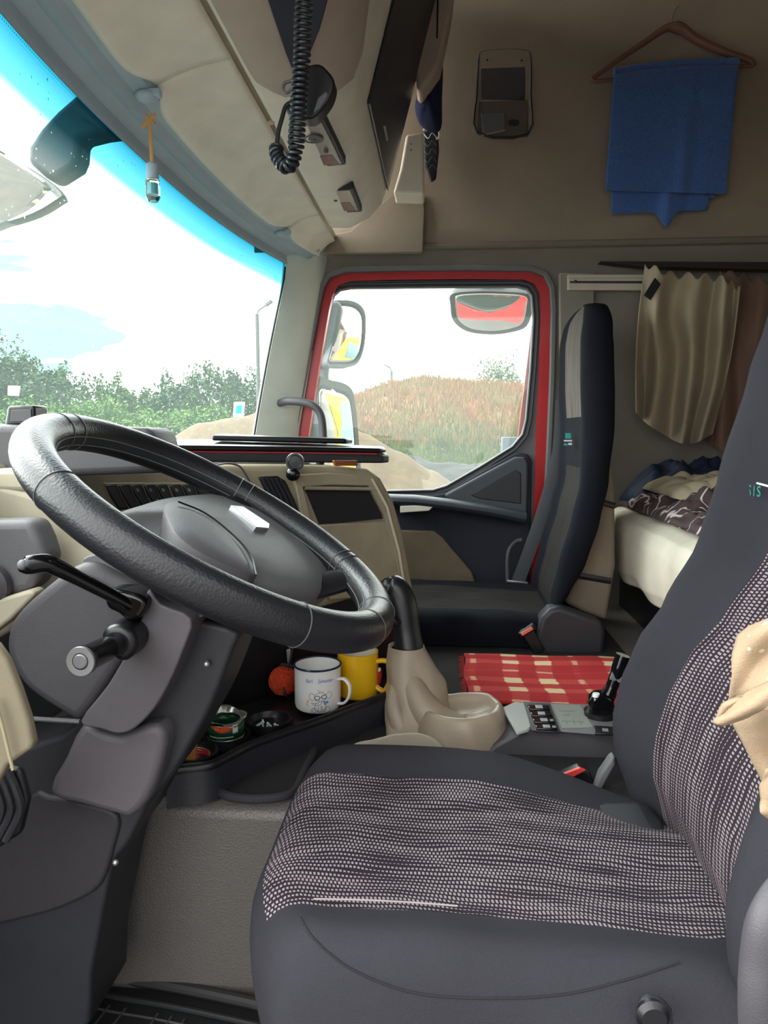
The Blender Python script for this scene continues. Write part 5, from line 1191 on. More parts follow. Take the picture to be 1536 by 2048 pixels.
FP = catmull([aY(818, 1318, 0.935), aY(828, 1378, 0.895), aY(860, 1432, 0.875), aY(905, 1458, 0.865), aY(960, 1470, 0.86), aY(1000, 1464, 0.865)], 6)
G().tube(FP, [tbl(i / (len(FP) - 1), [(0, 0.010), (0.2, 0.024), (0.4, 0.033), (0.65, 0.030), (1, 0.010)]) for i in range(len(FP))], 20).build('boot_fold', M_leather_boot, gl, angle=180)
FP = catmull([aY(802, 1330, 0.93), aY(788, 1400, 0.885), aY(800, 1450, 0.865), aY(815, 1490, 0.85), aY(810, 1520, 0.84)], 6)
G().tube(FP, [tbl(i / (len(FP) - 1), [(0, 0.010), (0.5, 0.018), (1, 0.024)]) for i in range(len(FP))], 20).build('boot_fold', M_leather_boot, gl, angle=180)
# console with switches
cn = thing('switch_console', 'grey switch console between gear lever and driver seat', 'console', (0.27, 0.85, 0.352))
ZC = 0.402
c1 = aZ(1062, 1457, ZC); c2 = aZ(1012, 1412, ZC)
Yn, Yf = c1.y, c2.y
prof = [(-0.01, 0.352), (c1.x - 0.075, 0.352), (c1.x - 0.062, 0.368), (c1.x - 0.018, 0.396), (c1.x + 0.005, ZC), (0.46, ZC), (0.46, 0.30), (-0.01, 0.30)][1:]
G().prism([Vector((x, Yn, z)) for x, z in prof], (0, Yf - Yn, 0)).build('console_body', M_grey, cn, bevel=0.005)
def ctop(px, o, th, m, nm, bevel=0.0012, parent=cn):
    return G().prism([aZ(x, y, ZC + o) for x, y in px], (0, 0, -th)).build(nm, m, parent, bevel=bevel)
ctop([(1058, 1456), (1230, 1470), (1240, 1412), (1048, 1402), (1040, 1408)], 0.001, 0.003, M_grey2, 'top_plate')
ctop([(1004, 1414), (1030, 1402), (1050, 1405), (1064, 1452), (1056, 1460), (1034, 1466)], 0.0022, 0.006, M_satin, 'silver_nose', 0.003)
ctop([(1046, 1404), (1100, 1406), (1122, 1464), (1062, 1460)], 0.0025, 0.003, M_blk, 'switch_panel')
for k in range(4):
    y = 1409 + 13 * k; x = 1058 + 5 * k
    r = ctop([(x - 4, y), (x + 40, y + 1), (x + 43, y + 9), (x, y + 8)], 0.006, 0.005, M_gloss, 'rocker_switch', 0.0018)
    ctop([(x + 12, y + 1), (x + 26, y + 1), (x + 28, y + 7), (x + 14, y + 7)], 0.0064, 0.0006, M_silver, 'switch_face', 0, parent=r)
    if k > 1: ctop([(x + 31, y + 3), (x + 38, y + 3), (x + 39, y + 7), (x + 32, y + 7)], 0.0063, 0.0005, M_icon, 'switch_icon', 0, parent=r)
ctop([(1104, 1408), (1160, 1410), (1186, 1454), (1124, 1456)], 0.0022, 0.002, mat('sticker_grey', (122, 126, 118), 0.5, var=0.08), 'gear_sticker', 0)
g = G()
for a, b in (((1118, 1422), (1150, 1423)), ((1126, 1430), (1140, 1430)), ((1124, 1442), (1168, 1444)), ((1132, 1438), (1134, 1448)), ((1146, 1438), (1149, 1449)), ((1158, 1439), (1162, 1449))):
    g.tube([aZ(*a, ZC + 0.0024), aZ(*b, ZC + 0.0024)], 0.0006, 5)
g.build('faded_diagram', MATS['surround_grey'], cn)
r = ctop([(1186, 1450), (1240, 1454), (1240, 1468), (1190, 1466)], 0.005, 0.004, M_blk, 'rocker_switch')
ctop([(1204, 1456), (1216, 1457), (1217, 1463), (1205, 1462)], 0.0054, 0.0005, M_icon, 'switch_icon', 0, parent=r)
# retarder / brake lever
bl = thing('brake_lever', 'glossy black parking brake lever on the switch console', 'brake lever', aZ(1200, 1436, ZC))
b0 = aZ(1200, 1432, ZC)
G().lathe([(0.028, 0.0), (0.028, 0.010), (0.0, 0.010)], b0, (0, 0, 1), 28, cap=False).build('lever_base', M_blk, bl)
b1 = b0 + Vector((0, 0.0, 0.022))
G().lathe([(0.0, -0.018), (0.018, -0.018), (0.022, -0.012), (0.022, 0.012), (0.018, 0.018), (0.0, 0.018)], b1, (0, 1, 0), 32, cap=False).build('drum', M_gloss, bl)
YL = b1.y
P = [b1 + Vector((0.008, 0, 0.004)), aY(1222, 1378, YL), aY(1236, 1340, YL), aY(1246, 1310, YL)]
G().tube(catmull(P, 5), [0.013] * 5 + [0.011] * 5 + [0.0125] * 6, 16).build('lever_grip', M_gloss, bl)
G().tube([aY(1222, 1344, YL) , aY(1246, 1352, YL)], [(0.015, 0.006)] * 2, 12).build('grip_collar', M_silver, bl)
G().lathe([(0.006, -0.003), (0.006, 0.003)], aY(1192, 1390, YL - 0.01), (0.1, 0, 1), 14).build('lever_mark', M_white, bl)

# red plaid rug
def plaid():
    m = bpy.data.materials.new('red_plaid'); m.use_nodes = True; nt = m.node_tree; b = nt.nodes['Principled BSDF']; b.inputs['Roughness'].default_value = 1.0
    K = nt.links.new; tc = N(nt, 'ShaderNodeTexCoord'); nz = N(nt, 'ShaderNodeTexNoise'); nz.inputs['Scale'].default_value = 26; K(tc.outputs['UV'], nz.inputs['Vector'])
    mx = N(nt, 'ShaderNodeMixRGB'); mx.inputs[0].default_value = 0.018; K(tc.outputs['UV'], mx.inputs[1]); K(nz.outputs['Color'], mx.inputs[2])
    sp = N(nt, 'ShaderNodeSeparateXYZ'); K(mx.outputs[0], sp.inputs[0])
    def mm(op, a, c=None):
        n = N(nt, 'ShaderNodeMath', operation=op)
        for i, q in enumerate((a, c)):
            if q is None: continue
            if isinstance(q, (int, float)): n.inputs[i].default_value = q
            else: K(q, n.inputs[i])
        return n.outputs[0]
    def ramp(src, stops):
        r = N(nt, 'ShaderNodeValToRGB'); r.color_ramp.interpolation = 'LINEAR'; e = r.color_ramp.elements
        e[0].position = stops[0][0]; e[0].color = (stops[0][1],) * 3 + (1,); e[1].position = stops[-1][0]; e[1].color = (stops[-1][1],) * 3 + (1,)
        for p, v in stops[1:-1]: q = e.new(p); q.color = (v, v, v, 1)
        K(src, r.inputs['Fac']); return r.outputs[0]
    st = [(0, 0), (0.06, 0), (0.08, 0.55), (0.12, 0.55), (0.14, 0), (0.38, 0), (0.40, 1), (0.54, 1), (0.56, 0), (0.70, 0), (0.72, 1), (0.86, 1), (0.88, 0), (1, 0)]
    fx = mm('FRACT', mm('MULTIPLY', sp.outputs['X'], 2.45)); fy = mm('FRACT', mm('ADD', mm('MULTIPLY', sp.outputs['Y'], 1.75), 0.05))
    a = ramp(fx, st); c = ramp(fy, st)
    s = mm('MULTIPLY', mm('ADD', a, c), 0.5)
    n3 = N(nt, 'ShaderNodeTexNoise'); n3.inputs['Scale'].default_value = 160; n3.inputs['Detail'].default_value = 3; K(tc.outputs['UV'], n3.inputs['Vector'])
    s2 = mm('ADD', s, mm('MULTIPLY', mm('SUBTRACT', n3.outputs['Fac'], 0.5), 0.25))
    r = N(nt, 'ShaderNodeValToRGB'); e = r.color_ramp.elements; e[0].position = 0.0; e[0].color = lin((168, 28, 34)); e[1].position = 1.0; e[1].color = lin((222, 196, 156))
    q = e.new(0.45); q.color = lin((180, 44, 46)); q = e.new(0.62); q.color = lin((196, 84, 72)); q = e.new(0.85); q.color = lin((222, 190, 150))
    K(s2, r.inputs['Fac']); K(r.outputs[0], b.inputs['Base Color'])
    bp = N(nt, 'ShaderNodeBump'); bp.inputs['Strength'].default_value = 0.8; bp.inputs['Distance'].default_value = 0.003; K(n3.outputs['Fac'], bp.inputs['Height']); K(bp.outputs[0], b.inputs['Normal'])
    return m
M_plaid = plaid()
rg = thing('plaid_rug', 'red and cream checked rug spread on the engine tunnel', 'rug', (0.25, 1.17, 0.356))
def rug(u, v):
    p = Vector((lerp(0.058, 0.62, u), lerp(1.008, 1.325, v), 0.362)); p.x += 0.004 * math.sin(v * 9); p.y += 0.004 * math.sin(u * 14)
    return p + Vector((0, 0, 0.004 * noise.noise(Vector((u * 5, v * 4, 2)))))
G().grid(rug, 50, 30).build('rug_cloth', M_plaid, rg, solid=0.006)
g = G(); random.seed(5)
for i in range(60):
    y = lerp(1.01, 1.32, i / 60); g.tube([Vector((0.058, y, 0.362)), Vector((0.048 + random.uniform(-.004, .004), y + random.uniform(-.003, .003), 0.358))], 0.0009, 4)
f = g.build('fringe', mat('fringe_red', (150, 40, 44), 1.0, var=0.2), rg); f['kind'] = 'stuff'
# bound mat on the tunnel
mm_ = thing('tunnel_mat', 'small black carpet mat with bound edge on the engine tunnel', 'mat', (-0.25, 0.68, 0.353))
P = [aZ(x, y, 0.356) for x, y in ((448, 1560), (438, 1580), (452, 1598), (500, 1606), (560, 1602), (590, 1588), (608, 1550), (626, 1500), (560, 1500), (500, 1530))]
PC = catmull(P, 4, True)
G().prism(PC, (0, 0, 0.008)).build('mat_pile', M_carpet, mm_, bevel=0.002)
G().tube([p + Vector((0, 0, 0.006)) for p in PC], (0.0065), 10, closed=True).build('bound_edge', mat('mat_binding', (40, 40, 44), 0.8, var=0.05), mm_)
# rubber mat in the footwell
rm = thing('rubber_mat', 'black rubber floor mat with raised square grid near the door', 'mat', (-0.45, 0.45, 0.0))
fe = [aZ(x, y, 0.012) for x, y in ((150, 1925), (220, 1955), (340, 1976), (440, 1996), (545, 2020), (640, 2050))]
FEc = catmull(fe, 4)
fe2 = [Vector((p.x, p.y, 0.004)) for p in FEc]
G().prism(fe2 + [Vector((fe2[-1].x + 0.05, 0.08, 0.004)), Vector((fe2[0].x - 0.08, 0.08, 0.004))], (0, 0, 0.004)).build('mat_sheet', M_rubber, rm, bevel=0.001)
G().tube([p + Vector((0, 0, 0.004)) for p in FEc], (0.009), 10).build('mat_lip', mat('mat_lip', (44, 42, 42), 0.6, var=0.1), rm)
G().tube([p + Vector((0.006, -0.035, 0.0)) for p in FEc], (0.005), 10).build('mat_rib', M_rubber, rm)
g = G()
for k in range(14):
    o_ = 0.06 + 0.035 * k; g.tube([p + Vector((0.0, -o_, -0.002)) for p in FEc], 0.0022, 6)
for k in range(16):
    i = int(k * (len(FEc) - 1) / 15); g.tube([FEc[i] + Vector((0, -0.05, -0.002)), FEc[i] + Vector((-0.08, -0.52, -0.002))], 0.0022, 6)
g.build('grid_ribs', mat('mat_ribs', (58, 56, 56), 0.45, var=0.15), rm)
# bottom left: beige door pocket edge and ribbed panel
bt = thing('side_trim', 'beige curved trim at the left edge below the dashboard', 'trim panel', aY(20, 1500, 0.2))
slab('outer_panel', [(-160, 1230), (-60, 1262), (-10, 1290), (12, 1320), (36, 1380), (56, 1440), (66, 1490), (60, 1500), (14, 1532), (-10, 1575), (-160, 1700)], 0.22, 0.012, mat('side_trim_beige', (116, 108, 88), 0.6, bump=0.15, var=0.08), bt, smooth=0, bevel=0.004, bseg=4)
P = [aY(-10, 1400, 0.213), aY(4, 1450, 0.213), aY(16, 1500, 0.213), (aY(26, 1540, 0.213))]
G().tube(catmull(P, 4), 0.0016, 8).build('seam_bead', mat('seam_bead', (150, 140, 112), 0.5, var=0.03), bt)
rb = thing('ribbed_panel', 'black ribbed kick panel at the lower left corner', 'panel', aY(30, 1650, 0.3))
slab('backing', [(-160, 1500), (40, 1540), (56, 1600), (40, 1670), (-160, 1800)], 0.30, 0.012, M_blk, rb, bevel=0.006)
for k in range(5):
    x = -40 + 18 * k
    G().tube(catmull([aY(x - 18, 1540, 0.295), aY(x, 1580, 0.292), aY(x + 8, 1622, 0.295), aY(x - 20, 1680, 0.298)], 4), 0.0045, 8).build('rib', M_dk, rb)
# jacket hanging on the seat
M_jac = mat('jacket_beige', (152, 132, 106), 0.9, bump=0.3, bscale=700, var=0.07, vscale=10)
def dotted():
    m = M_jac.copy(); m.name = 'jacket_dotted'; nt = m.node_tree; b = nt.nodes['Principled BSDF']; src = b.inputs['Base Color'].links[0].from_socket
    tc = N(nt, 'ShaderNodeTexCoord'); v = N(nt, 'ShaderNodeTexVoronoi'); v.inputs['Scale'].default_value = 105; v.inputs['Randomness'].default_value = 0.35
    lt = N(nt, 'ShaderNodeMath', operation='LESS_THAN'); lt.inputs[1].default_value = 0.22
    mx = N(nt, 'ShaderNodeMixRGB'); mx.inputs[2].default_value = lin((186, 172, 146))
    nt.links.new(tc.outputs['Object'], v.inputs['Vector']); nt.links.new(v.outputs['Distance'], lt.inputs[0]); nt.links.new(lt.outputs[0], mx.inputs[0]); nt.links.new(src, mx.inputs[1]); nt.links.new(mx.outputs[0], b.inputs['Base Color'])
    return m
M_jd = dotted()
jk = thing('jacket', 'beige dotted cloth garment hanging over the driver seat side', 'jacket', aY(1530, 1500, 0.13))
def cloth(name, px, Y, m, amp, seed, tilt=0.0, th=0.004):
    """quilted cloth patch: rows of outline points left/right"""
    def fn(u, v):
        k = v * (len(px) - 1); i = min(int(k), len(px) - 2); f = k - i
        a = lerp(px[i][0], px[i + 1][0], f); b = lerp(px[i][1], px[i + 1][1], f); y1 = lerp(px[i][2], px[i + 1][2], f); y2 = lerp(px[i][3], px[i + 1][3], f)
        d = amp * noise.noise(Vector((u * 3, v * 3, seed))) + tilt * u
        return aY(lerp(a, b, u), lerp(y1, y2, u), Y + d - 0.005 * math.sin(PI * u) * math.sin(PI * v) + 0.003 * math.sin(u * 9 + v * 7 + seed))
    return G().grid(fn, 24, 30).build(name, m, jk, solid=th, angle=180)
cloth('upper_panel', [(1500, 1640, 1256, 1200), (1478, 1640, 1274, 1240), (1468, 1640, 1310, 1280), (1464, 1640, 1350, 1310), (1458, 1640, 1394, 1330), (1466, 1640, 1400, 1340)], 0.115, M_jd, 0.008, 1, -0.03)
cloth('belt_loop', [(1446, 1640, 1410, 1322), (1432, 1640, 1436, 1352), (1430, 1640, 1446, 1372), (1442, 1640, 1448, 1384)], 0.105, M_jac, 0.003, 5, -0.04)
cloth('lower_panel', [(1462, 1640, 1428, 1380), (1470, 1640, 1450, 1420), (1486, 1640, 1480, 1470), (1506, 1640, 1520, 1530), (1528, 1640, 1560, 1590), (1545, 1640, 1580, 1620)], 0.135, M_jac, 0.010, 8, -0.02)
cloth('hem', [(1530, 1640, 1540, 1500), (1522, 1640, 1570, 1560), (1526, 1640, 1600, 1600), (1520, 1640, 1622, 1630), (1536, 1640, 1634, 1650)], 0.118, M_jac, 0.006, 12, -0.02)
# grey grab bar at the lower right edge
gb = G().tube(catmull([aY(1585, 1770, 0.08), aY(1556, 1800, 0.075), aY(1530, 1850, 0.07), aY(1518, 1920, 0.07), aY(1514, 2000, 0.07), aY(1516, 2120, 0.08)], 6), [(0.012, 0.009)] * 31, 16).build('seat_side_handle', M_grey)
tag(gb, 'smooth grey curved bar at the lower right beside the seat', 'bar')
# plain felt fabric seam and more: vertical belt post at B pillar
# ------------------------------------------------------------------ outside: mirrors
ZG = -1.35
M_mh = mat('mirror_housing', (48, 52, 58), 0.5, bump=0.2, var=0.06)
def ext_mirror(name, lab, px_g, Yg, nrm, depth, frame_sc=1.12, bend=0.0, hm=M_mh):
    nrm = Vector(nrm).normalized(); c0 = aY(sum(p[0] for p in px_g) / len(px_g), sum(p[1] for p in px_g) / len(px_g), Yg)
    t = thing(name, lab, 'mirror', c0)
    O = catmull([aP(x, y, c0, nrm) for x, y in px_g], 4, True); c = sum(O, Vector()) / len(O)
    # glass: slightly convex
    rg_ = [list(O)] + [[c + (p - c) * s_ + nrm * bend * (1 - s_ * s_) for p in O] for s_ in (0.85, 0.7, 0.5, 0.3, 0.1)]
    G().loft(rg_, cap=True).build('mirror_glass', M_mirror, t, angle=180)
    H = [[c + (p - c) * 1.0 + nrm * 0.001 for p in O], [c + (p - c) * frame_sc + nrm * 0.004 for p in O], [c + (p - c) * (frame_sc * 1.03) - nrm * depth * 0.3 for p in O], [c + (p - c) * (frame_sc * 0.95) - nrm * depth * 0.8 for p in O], [c + (p - c) * (frame_sc * 0.6) - nrm * depth for p in O]]
    g = G().loft(H, cap=False); k = len(O); g.add([p for p in H[-1]], [tuple(range(k))]); g.build('mirror_shell', hm, t, angle=50)
    return t, c
m1, cA = ext_mirror('wide_mirror', 'upper passenger side mirror with dark housing showing yellow reflection', [(664, 612), (700, 608), (722, 622), (727, 650), (722, 700), (706, 726), (672, 728), (656, 724), (664, 690), (672, 650)], 2.30, (0.80, -0.60, 0.02), 0.10, 1.10, 0.012)
slab('mirror_case', [(640, 640), (648, 606), (676, 600), (684, 614), (676, 660), (666, 700), (650, 736), (632, 728)], 2.24, 0.10, M_mh, m1, bevel=0.015)
m2, cB = ext_mirror('main_mirror', 'large lower passenger side mirror with yellow truck reflection', [(636, 780), (664, 776), (694, 786), (704, 812), (712, 900), (712, 1000), (640, 1000), (646, 900)], 2.30, (0.80, -0.60, 0.0), 0.12, 1.16, 0.006)
slab('mirror_case', [(610, 1010), (614, 800), (620, 772), (640, 768), (650, 778), (644, 860), (640, 1010)], 2.24, 0.12, M_mh, m2, bevel=0.015)
G().tube([aY(648, 735, 2.30), aY(646, 775, 2.30)], 0.02, 12).build('mirror_arm', M_mh, m2)
slab('white_fairing', [(596, 1000), (604, 830), (620, 760), (630, 760), (618, 830), (612, 1000)], 2.22, 0.03, M_white, m2, bevel=0.006)
m3, cC = ext_mirror('kerb_mirror', 'wide kerb mirror hanging over the door window with red reflection', [(906, 590), (940, 584), (1000, 584), (1056, 590), (1060, 616), (1050, 650), (1020, 662), (980, 666), (936, 660), (910, 640), (905, 612)], 2.24, (-0.08, -0.76, -0.66), 0.05, 1.05, 0.010)
slab('mirror_bracket', [(962, 560), (1012, 560), (1006, 590), (966, 590)], 2.20, 0.05, M_mh, m3, bevel=0.004)
# front mirror on its arm outside the windscreen
fm = thing('front_mirror', 'front blind spot mirror on dark arm outside the windscreen', 'mirror', aY(80, 380, 0.92))
slab('arm', [(250, 262), (200, 268), (160, 278), (158, 312), (150, 332), (104, 362), (86, 352), (52, 322), (54, 292), (80, 254), (112, 220), (160, 178), (205, 205)], 0.93, 0.05, M_mh, fm, smooth=0, bevel=0.012, bseg=4)
O = catmull([aY(x, y, 0.90) for x, y in ((-90, 300), (0, 308), (50, 330), (100, 362), (130, 390), (118, 402), (70, 430), (0, 452), (-90, 470))], 4, True)
c = sum(O, Vector()) / len(O)
H = [[p + Vector((0, 0, 0)) for p in O], [c + (p - c) * 0.97 + Vector((0, -0.008, 0)) for p in O]]
G().loft([[c + (p - c) * 0.5 + Vector((0, 0.06, 0.01)) for p in O], [c + (p - c) * 0.9 + Vector((0, 0.03, 0)) for p in O], list(O), [c + (p - c) * 0.96 + Vector((0, -0.006, 0)) for p in O]], cap=False).build('shell', mat('mirror_back_grey', (84, 92, 92), 0.4, var=0.05), fm, angle=60)
G().loft([[c + (p - c) * s_ + Vector((0, -0.008 + (p.z - c.z) * s_ * -0.75 - 0.04 - 0.010 * (1 - s_ * s_), 0)) for p in O] for s_ in (0.955, 0.8, 0.6, 0.4, 0.2, 0.05)]).build('glass', M_mirror, fm, angle=180)
# stickers on the windscreen
for (px, lab, two) in (([(16, 771), (41, 772), (38, 792), (15, 791)], 'small pale paper sticker low on the windscreen at left', 0), ([(468, 804), (490, 804), (487, 834), (466, 834)], 'white and blue sticker near the windscreen pillar', 1)):
    P = []
    for x, y in px:
        # march along the ray to the glass
        lo, hi = 0.5, 4.0
        d = ray(x, y)
        for _ in range(40):
            mid = (lo + hi) / 2; p = CAMP + d * mid
            if p.y > 1.86 or p.x < wsurf(p.y, p.z).x + 0.004: hi = mid
            else: lo = mid
        P.append(CAMP + d * lo)
    s_ = G().prism(P, (P[0] - CAMP).normalized() * 0.0008).build('windscreen_sticker', simple('sticker_paper', 'ShaderNodeBsdfTranslucent', (0.80, 0.66, 0.58, 1) if not two else (0.72, 0.80, 0.82, 1)), smooth=False)
    tag(s_, lab, 'sticker')
    if two:
        c = sum(P, Vector()) / 4; Q = [c + (p - c) * 0.55 - (c - CAMP).normalized() * 0.001 for p in P]
        G().prism(Q, (c - CAMP).normalized() * 0.0006).build('blue_print', simple('sticker_blue', 'ShaderNodeBsdfTranslucent', (0.25, 0.55, 1.0, 1)), s_, smooth=False)
# rain drops on the outside of the glass
random.seed(21); g = G()
for i in range(900):
    y = random.uniform(0.35, 1.84); z = 0.84 + 0.56 * random.random() ** 1.4
    if y > ws_edge(z) - 0.01: continue
    r_ = random.uniform(0.0006, 0.0013) * (1.3 if random.random() < 0.15 else 1); p = wsurf(y, z) + Vector((-0.0012, 0, 0))
    g.sphere(p, r_, 6, 4, scale=(0.5, 1, random.choice((1, 1.3, 2.0))))
rn = g.build('rain_drops', M_water, angle=180); tag(rn, 'scattered small rain drops on the outside of the windscreen', 'rain drops', kind='stuff')

# ------------------------------------------------------------------ outside: landscape
M_leafs = []
def leafm(name, c, c2):
    return mat(name, c, 0.8, col2=c2, var=0.35, vscale=1.6, detail=6)
LG = [leafm('leaf_deep', (38, 62, 38), (66, 94, 54)), leafm('leaf_mid', (46, 74, 38), (80, 112, 52)), leafm('leaf_bright', (62, 100, 30), (92, 128, 44))]
M_bark = mat('bark', (60, 52, 44), 0.9, var=0.2)
def foliage(g, c, rx, ry, rz, n, size, seed):
    rd_ = random.Random(seed); V = []; F = []
    for i in range(n):
        th = rd_.uniform(0, 2 * PI); cz = rd_.uniform(-0.75, 1); rr = rd_.uniform(0.55, 1) ** 0.5; s_ = math.sqrt(max(0, 1 - cz * cz))
        d = Vector((s_ * math.cos(th), s_ * math.sin(th), cz)); bumpy = 0.72 + 0.55 * noise.noise(d * 2.3 + Vector((seed, 0, 0))) + 0.12 * noise.noise(d * 7 + Vector((0, seed, 0)))
        p = c + Vector((d.x * rx, d.y * ry, d.z * rz)) * rr * bumpy * 1.15
        a = Vector((rd_.gauss(0, 1), rd_.gauss(0, 1), rd_.gauss(0, 1))).normalized(); b = a.orthogonal().normalized(); q = size * rd_.uniform(0.6, 1.4)
        k = len(V); V += [p - a * q, p + b * q * 0.5, p + a * q, p - b * q * 0.5]; F.append((k, k + 1, k + 2, k + 3))
    g.add(V, F)
def tree(name, x, ytop, dist, wpx, lab, m, seed, n=9000, lobes=4, grp='trees and bushes beyond the yard', cat='tree', low=0.0):
    top = aY(x, ytop, dist); h = top.z - ZG; w_ = wpx / FPX * dist / 2
    t = thing(name, lab, cat, (top.x, dist, ZG), grp)
    rd_ = random.Random(seed); g = G()
    foliage(g, Vector((top.x, dist, ZG + h * 0.56)), w_, w_, h * 0.46, n // 2, 0.065 + 0.0011 * dist, seed)
    for k in range(lobes):
        ox = rd_.uniform(-0.6, 0.6) * w_; oz = rd_.uniform(0.3, 0.78) * h
        foliage(g, Vector((top.x + ox, dist + rd_.uniform(-0.5, 0.5) * w_, ZG + oz)), w_ * 0.55, w_ * 0.55, min(h * 0.22, h - oz), n // 2 // lobes, 0.065 + 0.0011 * dist, seed + k + 1)
    g.build('crown', m, t, smooth=False)
    G().tube([Vector((top.x, dist, ZG - 0.2)), Vector((top.x + 0.1, dist, ZG + h * 0.3)), Vector((top.x - 0.1, dist, ZG + h * 0.7))], [0.16, 0.11, 0.05], 8).build('trunk', M_bark, t)
    return t
D = 38
for (x, y, w_, lab, mi, sd) in ((-60, 650, 240, 'tall dark tree at the far left edge of the windscreen view', 0, 1), (30, 706, 120, 'feathery tree second from the left windscreen edge', 0, 2), (120, 735, 150, 'round green tree behind the steering wheel top', 0, 3), (215, 752, 110, 'thin pointed green tree left of the dip in the treeline', 1, 4), (290, 788, 110, 'lowest tree in the dip of the treeline', 1, 5), (350, 752, 130, 'broad green tree right of the dip in the treeline', 0, 6), (420, 722, 130, 'highest rounded tree right of the treeline dip', 0, 7), (490, 742, 120, 'green tree beside the windscreen pillar', 0, 8)):
    tree('deciduous_tree', x, y, D + (sd % 3) * 2, w_, lab, LG[mi], sd)
for (x, y, w_, lab, sd) in ((60, 800, 170, 'bright green bush under the far left trees', 21), (190, 790, 190, 'bright green bush under the round tree', 22), (310, 815, 170, 'bright green bush in the treeline dip', 23), (420, 810, 170, 'bright green bush in front of the highest tree', 24)):
    tree('bush', x, y, 33, w_, lab, LG[2], sd, 7500, 3, cat='bush')
tree('deciduous_tree', 1002, 700, 62, 110, 'lone green tree standing behind the dry grass hill', LG[1], 31, 5000, 5)
tree('bush', 745, 772, 56, 50, 'small green bush at the left end of the dry grass hill', LG[1], 33, 2500, 3, cat='bush')
# dry grass hill
def hillh(px):
    return tbl(px, [(560, 850), (640, 812), (700, 796), (740, 786), (780, 768), (850, 760), (930, 768), (1000, 772), (1060, 780), (1300, 790), (1700, 830)])
def hill(u, v):
    px = lerp(560, 1700, u); d0 = 36; d1 = 54; Y = lerp(d0, d1, v); crest = aY(px, hillh(px), 48).z
    prof_ = math.sin(min(1, v / 0.66) * PI / 2) if v < 0.66 else math.cos((v - 0.66) / 0.34 * PI / 2) ** 0.7
    x = aY(px, 864, Y).x
    z = ZG - 0.1 + (crest - ZG) * prof_ * (1 + 0.0 * u) + 0.35 * noise.noise(Vector((x * 0.5, Y * 0.5, 3))) * prof_
    return Vector((x, Y, z))
g = G().grid(hill, 160, 50)
hm = bpy.data.materials.new('dry_grass_hill'); hm.use_nodes = True; nt = hm.node_tree; b = nt.nodes['Principled BSDF']; b.inputs['Roughness'].default_value = 1
tc = N(nt, 'ShaderNodeTexCoord'); n1 = N(nt, 'ShaderNodeTexNoise'); n1.inputs['Scale'].default_value = 0.45; n1.inputs['Detail'].default_value = 9; n1.inputs['Roughness'].default_value = 0.7
r = N(nt, 'ShaderNodeValToRGB'); e = r.color_ramp.elements; e[0].position = 0.36; e[0].color = lin((150, 94, 60)); e[1].position = 0.66; e[1].color = lin((112, 120, 76))
x = e.new(0.46); x.color = lin((152, 100, 64)); x = e.new(0.56); x.color = lin((132, 118, 82))
nt.links.new(tc.outputs['Object'], n1.inputs['Vector']); nt.links.new(n1.outputs['Fac'], r.inputs['Fac']); nt.links.new(r.outputs[0], b.inputs['Base Color'])
ho = g.build('grass_hill', hm, angle=180); tag(ho, 'long mound covered in dry orange grass behind the yard', 'hill')
def tufts(name, fn, n, h, m, lab, cat, seed):
    rd_ = random.Random(seed); V = []; F = []
    for i in range(n):
        p = fn(rd_); a = rd_.uniform(0, PI); w_ = 0.035 * h / 0.4; hh = h * rd_.uniform(0.5, 1.4); l = Vector((rd_.gauss(0, .15), rd_.gauss(0, .15), 0)) * hh
        k = len(V); d = Vector((math.cos(a), math.sin(a), 0)) * w_; V += [p - d, p + d, p + l + Vector((0, 0, hh))]; F.append((k, k + 1, k + 2))
    return tag(G().add(V, F).build(name, m, smooth=False), lab, cat, kind='stuff')
tufts('dry_grass', lambda r_: hill(r_.uniform(0.08, 0.62), r_.uniform(0.12, 0.80)), 22000, 0.42, mat('straw', (158, 104, 68), 1.0, col2=(124, 114, 74), var=0.2, vscale=0.6, detail=6), 'dry straw coloured grass growing over the mound', 'grass', 5)
tufts('green_grass', lambda r_: (lambda u, v: hill(u, v))(r_.uniform(0.08, 0.62), abs(r_.gauss(0.0, 0.11))), 14000, 0.36, mat('grass_green', (70, 92, 42), 1.0, col2=(98, 116, 58), var=0.2, vscale=0.8), 'green grass strip along the foot of the mound', 'grass', 6)
# gravel ridge and sand heap
def heap_px(x0, x1, crest, Yc, halfd, base, seed, amp):
    def fn(u, v):
        px = lerp(x0, x1, u); Y = lerp(Yc - halfd, Yc + halfd, v); cz = aY(px, tbl(px, crest), Yc).z
        s_ = 1 - abs(2 * v - 1) ** 1.3; x = aY(px, 864, Y).x
        z = base + max(0, (cz - base)) * s_ + amp * noise.noise(Vector((x * 1.4, Y * 1.4, seed))) * s_ + amp * 0.4 * noise.noise(Vector((x * 5, Y * 5, seed)))
        return Vector((x, Y, z))
    return fn
M_sand = mat('sand', (108, 88, 64), 1.0, bump=0.6, bscale=20, col2=(84, 68, 50), var=0.15, vscale=6, detail=10)
M_grav = mat('gravel', (52, 48, 50), 1.0, col2=(20, 18, 21), bump=1.0, bscale=14, var=0.4, vscale=8, detail=10)
o = G().grid(heap_px(120, 1160, [(120, 1080), (230, 960), (330, 880), (400, 846), (470, 836), (540, 820), (640, 824), (730, 868), (800, 904), (860, 938), (930, 980), (1000, 1010), (1160, 1080)], 15, 3.2, ZG, 2, 0.05), 120, 60).build('sand_heap', M_sand, angle=180)
tag(o, 'heap of pale sand just outside the passenger window', 'sand heap')
